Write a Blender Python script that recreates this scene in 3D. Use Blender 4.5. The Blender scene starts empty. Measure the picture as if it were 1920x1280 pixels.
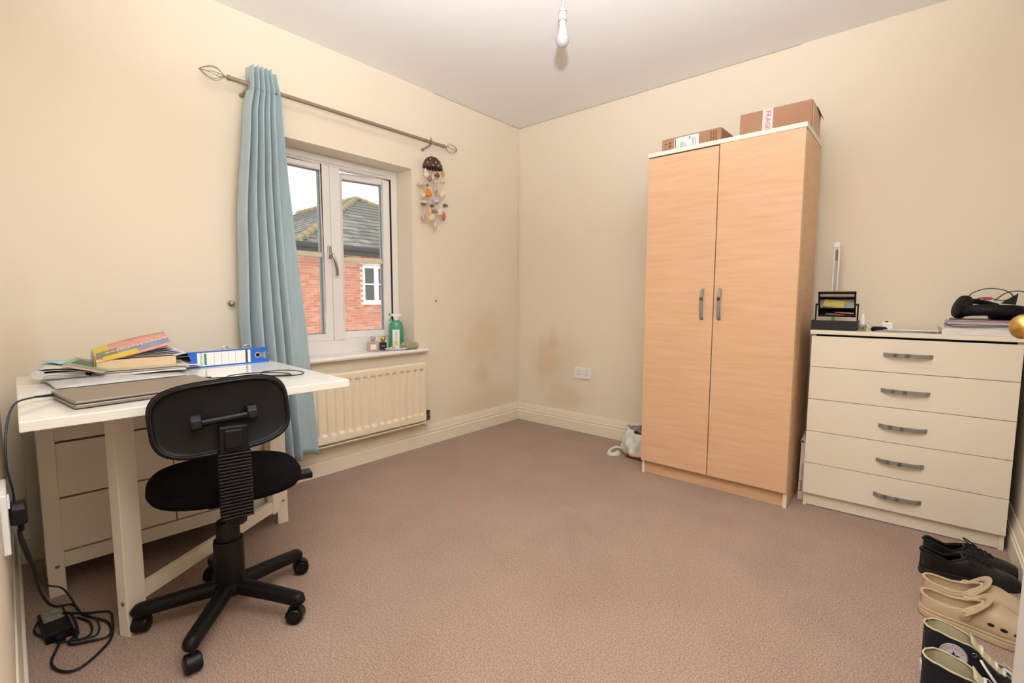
import bpy, bmesh, math, random
from mathutils import Vector, Matrix, Euler, noise

# ------------------------------------------------------------------ camera, world, light, exposure
scene = bpy.context.scene
COL = scene.collection
random.seed(7)

cam_data = bpy.data.cameras.new('camera')
cam_data.sensor_width = 36.0
cam_data.lens = 891.24 / 1920 * 36.0
cam_data.clip_start = 0.01
cam = bpy.data.objects.new('camera', cam_data)
COL.objects.link(cam)
_r = Vector((0.757193, 0.653187, 0.002222)); _u = Vector((-0.060753, 0.067039, 0.995899)); _f = Vector((-0.650360, 0.754223, -0.090444))
_m = Matrix((_r, _u, -_f)).transposed().to_4x4()
_m.translation = Vector((2.58459, -3.07901, 1.02424))
cam.matrix_world = _m
scene.camera = cam

world = bpy.data.worlds.new('overcast_sky')
scene.world = world
world.use_nodes = True
_nt = world.node_tree; _nt.nodes.clear()
_o = _nt.nodes.new('ShaderNodeOutputWorld'); _b = _nt.nodes.new('ShaderNodeBackground')
_b.inputs[0].default_value = (0.93, 0.96, 1.0, 1); _b.inputs[1].default_value = 1.8
_nt.links.new(_b.outputs[0], _o.inputs[0])

# the photographer's flash head, just above the camera, bounced off the ceiling
fl = bpy.data.lights.new('flash_head', 'SPOT')
fl.energy = 515.0; fl.color = (0.86, 0.90, 1.0); fl.spot_size = math.radians(118); fl.spot_blend = 1.0; fl.shadow_soft_size = 0.035
flo = bpy.data.objects.new('flash_head', fl); COL.objects.link(flo)
flo.location = (2.57, -3.025, 1.36)
flo.rotation_euler = Vector((-0.37, 0.48, 1.0)).to_track_quat('-Z', 'Y').to_euler()

scene.view_settings.view_transform = 'Standard'
scene.view_settings.look = 'None'
scene.view_settings.gamma = 1.0
scene.view_settings.use_curve_mapping = False
scene.view_settings.exposure = 0.0

# ------------------------------------------------------------------ materials
def lin(h):
    h = h.lstrip('#'); out = []
    for i in (0, 2, 4):
        v = int(h[i:i+2], 16) / 255
        out.append(v / 12.92 if v <= 0.04045 else ((v + 0.055) / 1.055) ** 2.4)
    return (*out, 1.0)

MATS = {}
def mat(name, col, rough=0.5, metal=0.0, var=None, vscale=20.0, vstretch=(1, 1, 1), bump=0.0, bscale=200.0, spec=None, trans=0.0, coat=0.0, sheen=0.0, alpha=1.0):
    """Principled material; var = second colour mixed in by noise; bump = fine relief."""
    if name in MATS: return MATS[name]
    m = bpy.data.materials.new(name); m.use_nodes = True
    nt = m.node_tree; p = nt.nodes['Principled BSDF']
    c = lin(col) if isinstance(col, str) else col
    p.inputs['Base Color'].default_value = c
    p.inputs['Roughness'].default_value = rough; p.inputs['Metallic'].default_value = metal
    if spec is not None: p.inputs['Specular IOR Level'].default_value = spec
    if trans: p.inputs['Transmission Weight'].default_value = trans
    if coat: p.inputs['Coat Weight'].default_value = coat; p.inputs['Coat Roughness'].default_value = 0.08
    if sheen: p.inputs['Sheen Weight'].default_value = sheen
    p.inputs['Alpha'].default_value = alpha
    tc = nt.nodes.new('ShaderNodeTexCoord')
    if var is not None:
        mp = nt.nodes.new('ShaderNodeMapping'); mp.inputs['Scale'].default_value = vstretch
        nz = nt.nodes.new('ShaderNodeTexNoise'); nz.inputs['Scale'].default_value = vscale; nz.inputs['Detail'].default_value = 5
        rp = nt.nodes.new('ShaderNodeMapRange'); rp.inputs['From Min'].default_value = 0.3; rp.inputs['From Max'].default_value = 0.7
        mx = nt.nodes.new('ShaderNodeMix'); mx.data_type = 'RGBA'
        mx.inputs[6].default_value = c; mx.inputs[7].default_value = lin(var) if isinstance(var, str) else var
        L = nt.links.new
        L(tc.outputs['Object'], mp.inputs[0]); L(mp.outputs[0], nz.inputs['Vector']); L(nz.outputs['Fac'], rp.inputs[0])
        L(rp.outputs[0], mx.inputs[0]); L(mx.outputs[2], p.inputs['Base Color'])
    if bump:
        nb = nt.nodes.new('ShaderNodeTexNoise'); nb.inputs['Scale'].default_value = bscale; nb.inputs['Detail'].default_value = 3
        bp = nt.nodes.new('ShaderNodeBump'); bp.inputs['Strength'].default_value = bump; bp.inputs['Distance'].default_value = 0.002
        nt.links.new(tc.outputs['Object'], nb.inputs['Vector']); nt.links.new(nb.outputs['Fac'], bp.inputs['Height']); nt.links.new(bp.outputs[0], p.inputs['Normal'])
    MATS[name] = m
    return m

def stained_wall(name, base, var, stains):
    """Cream emulsion with damp stains: (centre xyz, radii xyz, colour, strength)."""
    m = mat(name, base, 0.75, var=var, vscale=0.9, bump=0.08, bscale=350)
    nt = m.node_tree; L = nt.links.new; p = nt.nodes['Principled BSDF']
    tc = next(n for n in nt.nodes if n.type == 'TEX_COORD')
    cur = p.inputs['Base Color'].links[0].from_socket
    for cen, rad, col, st in stains:
        mp = nt.nodes.new('ShaderNodeMapping'); mp.vector_type = 'POINT'
        mp.inputs['Scale'].default_value = tuple(1 / r for r in rad)
        mp.inputs['Location'].default_value = tuple(-c / r for c, r in zip(cen, rad))
        ln = nt.nodes.new('ShaderNodeVectorMath'); ln.operation = 'LENGTH'
        nz = nt.nodes.new('ShaderNodeTexNoise'); nz.inputs['Scale'].default_value = 7; nz.inputs['Detail'].default_value = 4
        ad = nt.nodes.new('ShaderNodeMath'); ad.operation = 'MULTIPLY_ADD'; ad.inputs[1].default_value = 0.9; ad.inputs[2].default_value = -0.45
        su = nt.nodes.new('ShaderNodeMath'); su.operation = 'ADD'
        mr = nt.nodes.new('ShaderNodeMapRange'); mr.interpolation_type = 'SMOOTHSTEP'
        mr.inputs['From Min'].default_value = 1.0; mr.inputs['From Max'].default_value = 0.15; mr.inputs['To Max'].default_value = st
        mx = nt.nodes.new('ShaderNodeMix'); mx.data_type = 'RGBA'; mx.inputs[7].default_value = lin(col)
        L(tc.outputs['Object'], mp.inputs[0]); L(mp.outputs[0], ln.inputs[0]); L(tc.outputs['Object'], nz.inputs['Vector'])
        L(nz.outputs['Fac'], ad.inputs[0]); L(ln.outputs['Value'], su.inputs[0]); L(ad.outputs[0], su.inputs[1]); L(su.outputs[0], mr.inputs[0])
        L(mr.outputs[0], mx.inputs[0]); L(cur, mx.inputs[6]); cur = mx.outputs[2]
    L(cur, p.inputs['Base Color'])
    return m

def carpet_mat():
    m = bpy.data.materials.new('carpet'); m.use_nodes = True
    nt = m.node_tree; p = nt.nodes['Principled BSDF']; L = nt.links.new
    p.inputs['Roughness'].default_value = 0.95; p.inputs['Specular IOR Level'].default_value = 0.1; p.inputs['Sheen Weight'].default_value = 0.15
    tc = nt.nodes.new('ShaderNodeTexCoord')
    def nz(sc, det=3, rough=0.6):
        n = nt.nodes.new('ShaderNodeTexNoise'); n.inputs['Scale'].default_value = sc; n.inputs['Detail'].default_value = det; n.inputs['Roughness'].default_value = rough
        L(tc.outputs['Object'], n.inputs['Vector']); return n.outputs['Fac']
    def ramp(src, a, b, lo=0.0, hi=1.0):
        r = nt.nodes.new('ShaderNodeMapRange'); r.inputs['From Min'].default_value = a; r.inputs['From Max'].default_value = b
        r.inputs['To Min'].default_value = lo; r.inputs['To Max'].default_value = hi; L(src, r.inputs[0]); return r.outputs[0]
    def mix(f, a, b):
        x = nt.nodes.new('ShaderNodeMix'); x.data_type = 'RGBA'; L(f, x.inputs[0])
        for s, i in ((a, 6), (b, 7)):
            if isinstance(s, str): x.inputs[i].default_value = lin(s)
            else: L(s, x.inputs[i])
        return x.outputs[2]
    tuft = mix(ramp(nz(210, 3, 0.7), 0.36, 0.64), '#705748', '#cfb49f')
    big = mix(ramp(nz(2.2, 5, 0.65), 0.42, 0.66), '#b69a86', '#a28674')
    col = nt.nodes.new('ShaderNodeMix'); col.data_type = 'RGBA'; col.inputs[0].default_value = 0.35
    L(tuft, col.inputs[6]); L(big, col.inputs[7])
    L(col.outputs[2], p.inputs['Base Color'])
    bp = nt.nodes.new('ShaderNodeBump'); bp.inputs['Strength'].default_value = 0.6; bp.inputs['Distance'].default_value = 0.006
    L(nz(230, 3), bp.inputs['Height']); L(bp.outputs[0], p.inputs['Normal'])
    return m

def glass_mat(name='window_glass', tint=(0.97, 0.99, 0.98, 1), ior=1.35):
    m = bpy.data.materials.new(name); m.use_nodes = True
    nt = m.node_tree; nt.nodes.clear(); L = nt.links.new
    o = nt.nodes.new('ShaderNodeOutputMaterial'); t = nt.nodes.new('ShaderNodeBsdfTransparent'); g = nt.nodes.new('ShaderNodeBsdfGlossy')
    g.inputs['Roughness'].default_value = 0.01; t.inputs[0].default_value = tint
    f = nt.nodes.new('ShaderNodeFresnel'); f.inputs[0].default_value = ior
    x = nt.nodes.new('ShaderNodeMixShader'); L(f.outputs[0], x.inputs[0]); L(t.outputs[0], x.inputs[1]); L(g.outputs[0], x.inputs[2]); L(x.outputs[0], o.inputs[0])
    return m

# ------------------------------------------------------------------ mesh helpers
class MB:
    """Collects boxes, tubes, lathes, prisms and sheets; build() links them as ONE mesh object."""
    def __init__(s): s.v = []; s.f = []
    def add(s, vs, fs, M=None):
        b = len(s.v)
        s.v += [tuple((M @ Vector(p)) if M is not None else p) for p in vs]
        s.f += [tuple(b + i for i in q) for q in fs]; return s
    def box(s, x0, x1, y0, y1, z0, z1, M=None):
        vs = [(x, y, z) for z in (z0, z1) for y in (y0, y1) for x in (x0, x1)]
        return s.add(vs, [(0, 2, 3, 1), (4, 5, 7, 6), (0, 1, 5, 4), (2, 6, 7, 3), (0, 4, 6, 2), (1, 3, 7, 5)], M)
    def tube(s, pts, r, n=8, closed=False, cap=True, M=None, flat=1.0):
        pts = [Vector(p) for p in pts]; N = len(pts)
        rs = r if isinstance(r, (list, tuple)) else [r] * N
        tang = []
        for i in range(N):
            a = pts[(i - 1) % N] if (closed or i > 0) else pts[0]
            b = pts[(i + 1) % N] if (closed or i < N - 1) else pts[-1]
            t = (b - a); tang.append(t.normalized() if t.length > 1e-9 else Vector((0, 0, 1)))
        up = Vector((0, 0, 1)) if abs(tang[0].z) < 0.9 else Vector((1, 0, 0))
        vs = []; fs = []
        nrm = (up - tang[0] * up.dot(tang[0])).normalized()
        for i in range(N):
            t = tang[i]; nrm = (nrm - t * nrm.dot(t))
            nrm = nrm.normalized() if nrm.length > 1e-6 else t.orthogonal().normalized()
            bi = t.cross(nrm)
            for k in range(n):
                a = 2 * math.pi * k / n
                vs.append(tuple(pts[i] + (nrm * math.cos(a) * flat + bi * math.sin(a)) * rs[i]))
        for i in range(N if closed else N - 1):
            j = (i + 1) % N
            for k in range(n):
                fs.append((i*n+k, i*n+(k+1) % n, j*n+(k+1) % n, j*n+k))
        if cap and not closed:
            fs.append(tuple(range(n))[::-1]); fs.append(tuple((N-1)*n+k for k in range(n)))
        return s.add(vs, fs, M)
    def cyl(s, p0, p1, r0, r1=None, n=16, M=None):
        return s.tube([p0, p1], [r0, r0 if r1 is None else r1], n, M=M)
    def lathe(s, prof, n=24, o=(0, 0, 0), M=None, sx=1.0, sy=1.0):
        vs = []; fs = []
        for r, z in prof:
            for k in range(n):
                a = 2 * math.pi * k / n; vs.append((o[0] + sx*r*math.cos(a), o[1] + sy*r*math.sin(a), o[2] + z))
        for i in range(len(prof) - 1):
            for k in range(n): fs.append((i*n+k, i*n+(k+1) % n, (i+1)*n+(k+1) % n, (i+1)*n+k))
        fs.append(tuple(range(n))[::-1]); fs.append(tuple((len(prof)-1)*n+k for k in range(n)))
        return s.add(vs, fs, M)
    def prism(s, poly, h0, h1, M=None):
        """poly in xy, extruded along z from h0 to h1."""
        n = len(poly)
        vs = [(x, y, h0) for x, y in poly] + [(x, y, h1) for x, y in poly]
        fs = [tuple(range(n))[::-1], tuple(range(n, 2*n))] + [(i, (i+1) % n, n+(i+1) % n, n+i) for i in range(n)]
        return s.add(vs, fs, M)
    def grid(s, fn, nu, nv, M=None):
        vs = [fn(i / nu, j / nv) for i in range(nu + 1) for j in range(nv + 1)]
        w = nv + 1
        fs = [(i*w+j, (i+1)*w+j, (i+1)*w+j+1, i*w+j+1) for i in range(nu) for j in range(nv)]
        return s.add(vs, fs, M)
    def ball(s, c, r, n=14, m=9, M=None):
        r = r if isinstance(r, (tuple, list)) else (r, r, r)
        vs = []; fs = []
        for i in range(m + 1):
            t = math.pi * (0.02 + 0.96 * i / m)
            for k in range(n):
                a = 2*math.pi*k/n
                vs.append((c[0]+r[0]*math.sin(t)*math.cos(a), c[1]+r[1]*math.sin(t)*math.sin(a), c[2]+r[2]*math.cos(t)))
        for i in range(m):
            for k in range(n): fs.append((i*n+k, (i+1)*n+k, (i+1)*n+(k+1) % n, i*n+(k+1) % n))
        fs.append(tuple(range(n))); fs.append(tuple(m*n+k for k in range(n))[::-1])
        return s.add(vs, fs, M)
    def mesh(s, name, material, smooth=False, bevel=0.0, seg=2):
        me = bpy.data.meshes.new(name); me.from_pydata(s.v, [], s.f)
        bm = bmesh.new(); bm.from_mesh(me)
        bmesh.ops.remove_doubles(bm, verts=bm.verts, dist=1e-6)
        bmesh.ops.recalc_face_normals(bm, faces=bm.faces)
        if bevel:
            es = [e for e in bm.edges if len(e.link_faces) == 2 and e.calc_face_angle(0) > 0.6]
            bmesh.ops.bevel(bm, geom=es, offset=bevel, segments=seg, profile=0.5, affect='EDGES', clamp_overlap=True)
        bm.to_mesh(me); bm.free()
        if material is not None: me.materials.append(material)
        if smooth:
            for q in me.polygons: q.use_smooth = True
            if smooth != 'all':
                me.set_sharp_from_angle(angle=math.radians(40))
        return me
    def build(s, name, material, parent=None, smooth=False, bevel=0.0, seg=2, label=None, solid=0.0, sub=0, M=None):
        me = s.mesh(name, material, smooth, bevel, seg)
        o = bpy.data.objects.new(name, me); COL.objects.link(o)
        if parent is not None: o.parent = parent
        if M is not None: o.matrix_local = M
        if label: o['label'] = label
        if solid:
            md = o.modifiers.new('thickness', 'SOLIDIFY'); md.thickness = abs(solid); md.offset = -1 if solid > 0 else 0
        if sub:
            md = o.modifiers.new('smooth', 'SUBSURF'); md.levels = sub; md.render_levels = sub
        return o

def tag(o, label=None, cat=None, group=None, kind=None):
    if label: o['label'] = label
    if cat: o['category'] = cat
    if group: o['group'] = group
    if kind: o['kind'] = kind
    return o
def thing(name, label, cat, loc=(0, 0, 0), rotz=0.0, group=None, kind=None, rot=None):
    o = bpy.data.objects.new(name, None); COL.objects.link(o)
    o.empty_display_size = 0.1; o.location = loc; o.rotation_euler = rot if rot else (0, 0, rotz)
    return tag(o, label, cat, group, kind)
def part(name, mesh, parent, M=None):
    o = bpy.data.objects.new(name, mesh); COL.objects.link(o); o.parent = parent
    if M is not None: o.matrix_local = M
    return o
def spline(pts, n=8, closed=False):
    P = [Vector(p) for p in pts]; N = len(P); out = []
    rng = range(N) if closed else range(N - 1)
    for i in rng:
        p0 = P[(i-1) % N] if (closed or i > 0) else P[0]; p1 = P[i]; p2 = P[(i+1) % N]
        p3 = P[(i+2) % N] if (closed or i < N - 2) else P[-1]
        for k in range(n):
            t = k / n
            out.append(0.5*((2*p1) + (p2-p0)*t + (2*p0-5*p1+4*p2-p3)*t*t + (3*p1-p0-3*p2+p3)*t**3))
    if not closed: out.append(P[-1])
    return out
def interp(tab, t):
    if t <= tab[0][0]: return tab[0][1]
    for (a, va), (b, vb) in zip(tab, tab[1:]):
        if t <= b:
            k = (t - a) / (b - a); k = k*k*(3-2*k)*0.5 + k*0.5
            return va + (vb - va) * k
    return tab[-1][1]
def RZ(a): return Matrix.Rotation(a, 4, 'Z')
def RX(a): return Matrix.Rotation(a, 4, 'X')
def RY(a): return Matrix.Rotation(a, 4, 'Y')
def T(x, y, z): return Matrix.Translation((x, y, z))
def frame(o, xa, ya):
    """Matrix whose x and y axes are xa, ya, placed at o (for flat print)."""
    x = Vector(xa).normalized(); y = Vector(ya); y = (y - x * y.dot(x)).normalized(); z = x.cross(y)
    m = Matrix((x, y, z)).transposed().to_4x4(); m.translation = Vector(o); return m
def text_mesh(s, size, align='CENTER'):
    cu = bpy.data.curves.new('lettering', 'FONT'); cu.body = s; cu.size = size; cu.align_x = align; cu.align_y = 'CENTER'
    cu.extrude = 0.0002; cu.resolution_u = 2
    o = bpy.data.objects.new('lettering', cu); COL.objects.link(o)
    bpy.context.view_layer.update()
    me = bpy.data.meshes.new_from_object(o.evaluated_get(bpy.context.evaluated_depsgraph_get()))
    bpy.data.objects.remove(o); bpy.data.curves.remove(cu)
    return me
def lettering(s, size, material, parent, M, align='CENTER', name='lettering'):
    me = text_mesh(s, size, align); me.materials.clear(); me.materials.append(material)
    return part(name, me, parent, M)

# ------------------------------------------------------------------ the room shell
W_X, H_Z = 2.925, 2.4
def yw(x): return -3.006 - 0.043 * x              # face of the wall on the camera's left (not quite square)
paint_l = stained_wall('cream_paint_window_wall', '#f2e6d0', '#f0e3ca', [
    ((0, -0.42, 0.72), (0.2, 0.34, 0.32), '#dfca9f', 0.45), ((0, -0.45, 0.42), (0.2, 0.16, 0.13), '#d8b996', 0.4),
    ((0, -0.40, 0.22), (0.2, 0.42, 0.16), '#dfca9e', 0.4), ((0, -2.95, 0.6), (0.2, 0.1, 0.6), '#d9c296', 0.35)])
paint_b = stained_wall('cream_paint_back_wall', '#f2e6d0', '#f0e3ca', [
    ((0.30, 0, 0.52), (0.20, 0.2, 0.28), '#d6b592', 0.42), ((0.46, 0, 0.45), (0.34, 0.2, 0.40), '#dfcca4', 0.4),
    ((0.52, 0, 0.24), (0.26, 0.2, 0.14), '#d8c497', 0.4), ((0.36, 0, 0.70), (0.08, 0.2, 0.14), '#d6b48f', 0.3)])
paint = mat('cream_paint', '#f2e6d0', 0.75, var='#f0e3ca', vscale=0.9, bump=0.08, bscale=350)
ceil_m = mat('white_ceiling_paint', '#faf7f4', 0.85, var='#f8f4f0', vscale=1.2, bump=0.08, bscale=300)
gloss = mat('cream_gloss_woodwork', '#f4ead4', 0.35, var='#f1e5cc', vscale=3)
upvc = mat('white_upvc', '#f8f5f1', 0.3, var='#f5f1ec', vscale=4)
white = mat('white_plastic', '#f2efea', 0.35)
black = mat('black_plastic', '#0b0a0a', 0.42, bump=0.05, bscale=600, spec=0.3)
chrome = mat('satin_metal', '#b5b3b0', 0.28, 1.0)
gapdark = mat('dark_gap', '#17130f', 0.9)

def struct(name, mb, m, label, cat, **kw):
    return tag(mb.build(name, m, **kw), label, cat, kind='structure')

struct('floor', MB().box(-0.3, 3.1, -3.4, 0.2, -0.12, 0.0), carpet_mat(), 'mottled brown carpet over the whole floor', 'floor')
struct('ceiling', MB().box(-0.3, 3.1, -3.4, 0.2, H_Z, 2.55), ceil_m, 'plain white painted ceiling', 'ceiling')
WY0, WY1, WZ0, WZ1 = -2.02, -1.09, 0.657, 1.864
wl = MB().box(-0.3, 0, -3.4, WY0, 0, H_Z).box(-0.3, 0, WY1, 0.0, 0, H_Z).box(-0.3, 0, WY0, WY1, 0, WZ0).box(-0.3, 0, WY0, WY1, WZ1, H_Z)
struct('wall_left', wl, paint_l, 'cream painted wall with the window and damp stains near the corner', 'wall')
struct('wall_back', MB().box(-0.3, 3.1, 0.0, 0.2, 0, H_Z), paint_b, 'cream painted wall behind the wardrobe with brown damp stain', 'wall')
struct('wall_right', MB().box(W_X, 3.1, -3.4, 0.0, 0, H_Z), paint, 'cream painted wall beside the chest of drawers', 'wall')
struct('wall_front', MB().prism([(0, yw(0)), (0, -3.4), (W_X, -3.4), (W_X, yw(W_X))], 0, H_Z), paint, 'cream painted wall close beside the desk, seen edge-on', 'wall')

SK = [(0, 0), (0.018, 0), (0.018, 0.075), (0.0135, 0.079), (0.0135, 0.083), (0.016, 0.095), (0.0115, 0.099), (0.0115, 0.104), (0.008, 0.126), (0.004, 0.142), (0, 0.142)]
def skirting(name, p0, p1, inward, label):
    p0, p1 = Vector(p0), Vector(p1); d = (p1 - p0); n = Vector(inward)
    M = Matrix((n, Vector((0, 0, 1)), d.normalized())).transposed().to_4x4(); M.translation = p0
    mb = MB().prism(SK, 0, d.length, M)
    return struct(name, mb, gloss, label, 'baseboard')
skirting('baseboard_left', (0, yw(0), 0), (0, 0, 0), (1, 0, 0), 'cream moulded skirting board under the radiator')
skirting('baseboard_back', (0, 0, 0), (W_X, 0, 0), (0, -1, 0), 'cream moulded skirting board under the double socket')
skirting('baseboard_right', (W_X, 0, 0), (W_X, -2.4, 0), (-1, 0, 0), 'cream moulded skirting board beside the shoes')
_d = Vector((1, -0.043, 0)).normalized()
skirting('baseboard_front', (0, yw(0), 0), (W_X, yw(W_X), 0), (0.043 * _d.x, _d.x, 0), 'cream moulded skirting board beside the power adapter')

filler = mat('cracked_filler', '#b8a890', 0.9); tape = mat('painted_corner_strip', '#f0e5d2', 0.7)
struct('trim_1', MB().box(0.0, 2.0, -0.002, 0.0, H_Z - 0.003, H_Z), filler, 'thin cracked seam between ceiling and back wall', 'trim')
struct('trim_2', MB().box(0.004, 0.022, -0.003, 0.0, 0.142, H_Z - 0.005), tape, 'narrow painted strip down the room corner', 'trim', bevel=0.001)
struct('trim_3', MB().box(0.0, 0.003, -0.9, -0.004, H_Z - 0.0025, H_Z), filler, 'thin cracked seam between ceiling and window wall', 'trim')

# ------------------------------------------------------------------ window
win = thing('window_1', 'white two-casement window, right casement slightly open', 'window', (0, 0, 0), kind='structure')
FX0, FX1 = -0.235, -0.165
fr = MB().box(FX0, FX1, WY1 - 0.046, WY1, 0.685, WZ1).box(FX0, FX1, WY0, WY0 + 0.046, 0.685, WZ1)
fr.box(FX0, FX1, WY0 + 0.046, WY1 - 0.046, 1.812, WZ1).box(FX0, FX1, WY0 + 0.046, WY1 - 0.046, 0.66, 0.763)
fr.build('window_frame', upvc, win, bevel=0.003)
MB().box(FX0, FX1 + 0.006, -1.576, -1.511, 0.763, 1.812).build('mullion', upvc, win, bevel=0.004)
MB().box(FX1, FX1 + 0.012, -1.93, -1.18, 1.826, 1.853).build('trickle_vent', upvc, win, bevel=0.003)
for yy in (-1.72, -1.62, -1.30): MB().box(FX1 + 0.01, FX1 + 0.015, yy, yy + 0.012, 1.83, 1.849).build('vent_catch', upvc, win)
sl = MB().box(-0.165, 0.002, WY0 + 0.001, WY1 - 0.001, 0.655, 0.685)
sl.prism([(0.0005, 0.657), (0.03, 0.657), (0.042, 0.661), (0.047, 0.671), (0.042, 0.681), (0.03, 0.685), (0.0005, 0.685)], -2.115, -1.005, Matrix(((1, 0, 0, 0), (0, 0, 1, 0), (0, 1, 0, 0), (0, 0, 0, 1))))
sl.build('window_sill', mat('white_gloss_sill', '#f4eee6', 0.25), win, smooth=True)
wglass = glass_mat()
bead = mat('grey_glazing_gasket', '#8f8d8a', 0.6)
bar_m = mat('cream_glazing_bar', '#e3dcc4', 0.4)
def casement(y0, y1, z0, z1, M, barz):
    c = MB(); s = 0.052
    c.box(-0.06, 0, y0, y0 + s, z0, z1).box(-0.06, 0, y1 - s, y1, z0, z1).box(-0.06, 0, y0 + s, y1 - s, z1 - s * 0.62, z1).box(-0.06, 0, y0 + s, y1 - s, z0, z0 + s * 0.8)
    co = c.build('casement', upvc, win, bevel=0.004, M=M)
    g = MB(); a = 0.004
    ya, yb, za, zb = y0 + s, y1 - s, z0 + s * 0.8, z1 - s * 0.62
    g.box(-0.05, -0.026, ya, ya + a, za, zb).box(-0.05, -0.026, yb - a, yb, za, zb).box(-0.05, -0.026, ya, yb, za, za + a).box(-0.05, -0.026, ya, yb, zb - a, zb)
    g.build('gasket', bead, co)
    MB().box(-0.034, -0.030, ya, yb, za, zb).build('pane', wglass, co)
    MB().box(-0.052, -0.010, ya, yb, barz, barz + 0.031).build('glazing_bar', bar_m, co, bevel=0.004)
    return co
casement(-1.974, -1.576, 0.763, 1.812, T(FX1, 0, 0), 1.267)
_open = T(FX1 - 0.012, -1.142, 0) @ RZ(math.radians(-11.0))
casement(-0.372, 0.0, 0.767, 1.804, _open, 1.254)
MB().box(FX0, FX1 - 0.003, -1.1385, -1.1355, 0.764, 1.811).build('rebate_shade_strip', mat('rebate_gap_shade', '#3a3634', 0.8), win)  # dark strip added on the jamb, painting the shade in the casement gap
h = MB().box(-0.166, -0.156, -1.603, -1.578, 1.262, 1.337)
hb = h.build('window_handle', chrome, win, bevel=0.004)
MB().cyl((-0.158, -1.590, 1.284), (-0.128, -1.588, 1.284), 0.0105).tube(spline([(-0.13, -1.588, 1.287), (-0.122, -1.583, 1.262), (-0.120, -1.573, 1.225), (-0.123, -1.565, 1.19), (-0.13, -1.561, 1.160)], 6), [0.0095] + [0.008] * 23 + [0.006], 10).build('lever', chrome, hb, smooth=True)
MB().cyl((-0.1285, -1.588, 1.284), (-0.1268, -1.588, 1.284), 0.006).build('lock_hole', gapdark, hb)

# ------------------------------------------------------------------ open door against the right wall
dr = thing('door_1', 'white panel door standing open at the right edge, brass knob', 'door', (2.921, -2.435, 0.012), rotz=math.radians(8.5), kind='structure')
dm = mat('white_door_gloss', '#e9e7e4', 0.4)
MB().box(-0.036, 0.0, 0.0, 0.762, 0, 1.98).build('door_leaf', dm, dr, bevel=0.003)
for (a, b, c, e) in ((0.11, 0.35, 0.2, 0.8), (0.42, 0.66, 0.2, 0.8), (0.11, 0.35, 1.0, 1.85), (0.42, 0.66, 1.0, 1.85)):
    MB().box(-0.042, -0.034, a, b, c, e).build('door_panel', dm, dr, bevel=0.004)
brass = mat('brass', '#c9a25c', 0.34, 0.9)
kn = MB().lathe([(0.026, 0), (0.026, 0.004), (0.012, 0.008), (0.010, 0.030)] + [(0.0235 * math.cos(math.radians(a)), 0.052 + 0.018 * math.sin(math.radians(a))) for a in range(-65, 90, 8)] + [(0.001, 0.070)], 36, M=T(-0.036, 0.700, 0.960) @ RY(-math.pi / 2))
kn.build('door_knob', brass, dr, smooth='all')

# ------------------------------------------------------------------ house across the street
hs = thing('brick_house', 'red brick house with grey hipped tile roof seen through the window', 'house', (-10.3, 2.95, 0))
brick_m = bpy.data.materials.new('red_brick'); brick_m.use_nodes = True
_n = brick_m.node_tree; _p = _n.nodes['Principled BSDF']; _p.inputs['Roughness'].default_value = 0.9
_oi = _n.nodes.new('ShaderNodeObjectInfo'); _rmp = _n.nodes.new('ShaderNodeValToRGB')
_rmp.color_ramp.elements[0].color = lin('#b8705b'); _rmp.color_ramp.elements[1].color = lin('#d29379'); _rmp.color_ramp.elements.new(0.5).color = lin('#c68066')
_n.links.new(_oi.outputs['Random'], _rmp.inputs[0]); _n.links.new(_rmp.outputs[0], _p.inputs['Base Color'])
mortar = mat('mortar', '#e3cdb8', 0.95, bump=0.3, bscale=60)
HW = 9.16
# local frame: x out of the wall towards us, y along the wall
bod = MB().box(-9.0, -0.012, 0.0, HW, -5.0, 2.35)
wall_h = bod.build('wall', mortar, hs)
bmesh_full = MB().box(-0.02, 0.0, 0, 0.210, 0, 0.0615).mesh('brick', brick_m)
bmesh_half = MB().box(-0.02, 0.0, 0, 0.0975, 0, 0.0615).mesh('brick_half', brick_m)
rest = MB(); nb = 0
WIN = (1.98, 2.90, 0.90, 1.99)       # house window in wall coordinates
for row in range(-45, 35):
    z = row * 0.0755 - 0.3
    if z > 2.28: break
    y = 0.0 if row % 2 == 0 else -0.1125
    while y < HW - 0.03:
        full = y >= 0
        yy = max(y, 0.0); wd = 0.215 if full else 0.1025
        y += 0.225
        if yy + wd > HW: continue
        cy, cz = yy + wd / 2, z + 0.03
        if WIN[0] - 0.03 < cy < WIN[1] + 0.06 and WIN[2] - 0.07 < cz < WIN[3] + 0.16: continue
        seen = -0.12 < z < 2.25 and (0.0 <= cy < 0.78 or 1.32 < cy < 2.78)
        if seen and nb < 298:
            part('brick', bmesh_full if full else bmesh_half, wall_h, T(0, yy, z)); nb += 1
        else:
            rest.box(-0.02, 0.0, yy, yy + wd - 0.005, z, z + 0.0615)
ro = rest.build('brickwork', mat('red_brick_far', '#c27e66', 0.9, var='#b26f5a', vscale=6), wall_h); ro['kind'] = 'stuff'
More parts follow.
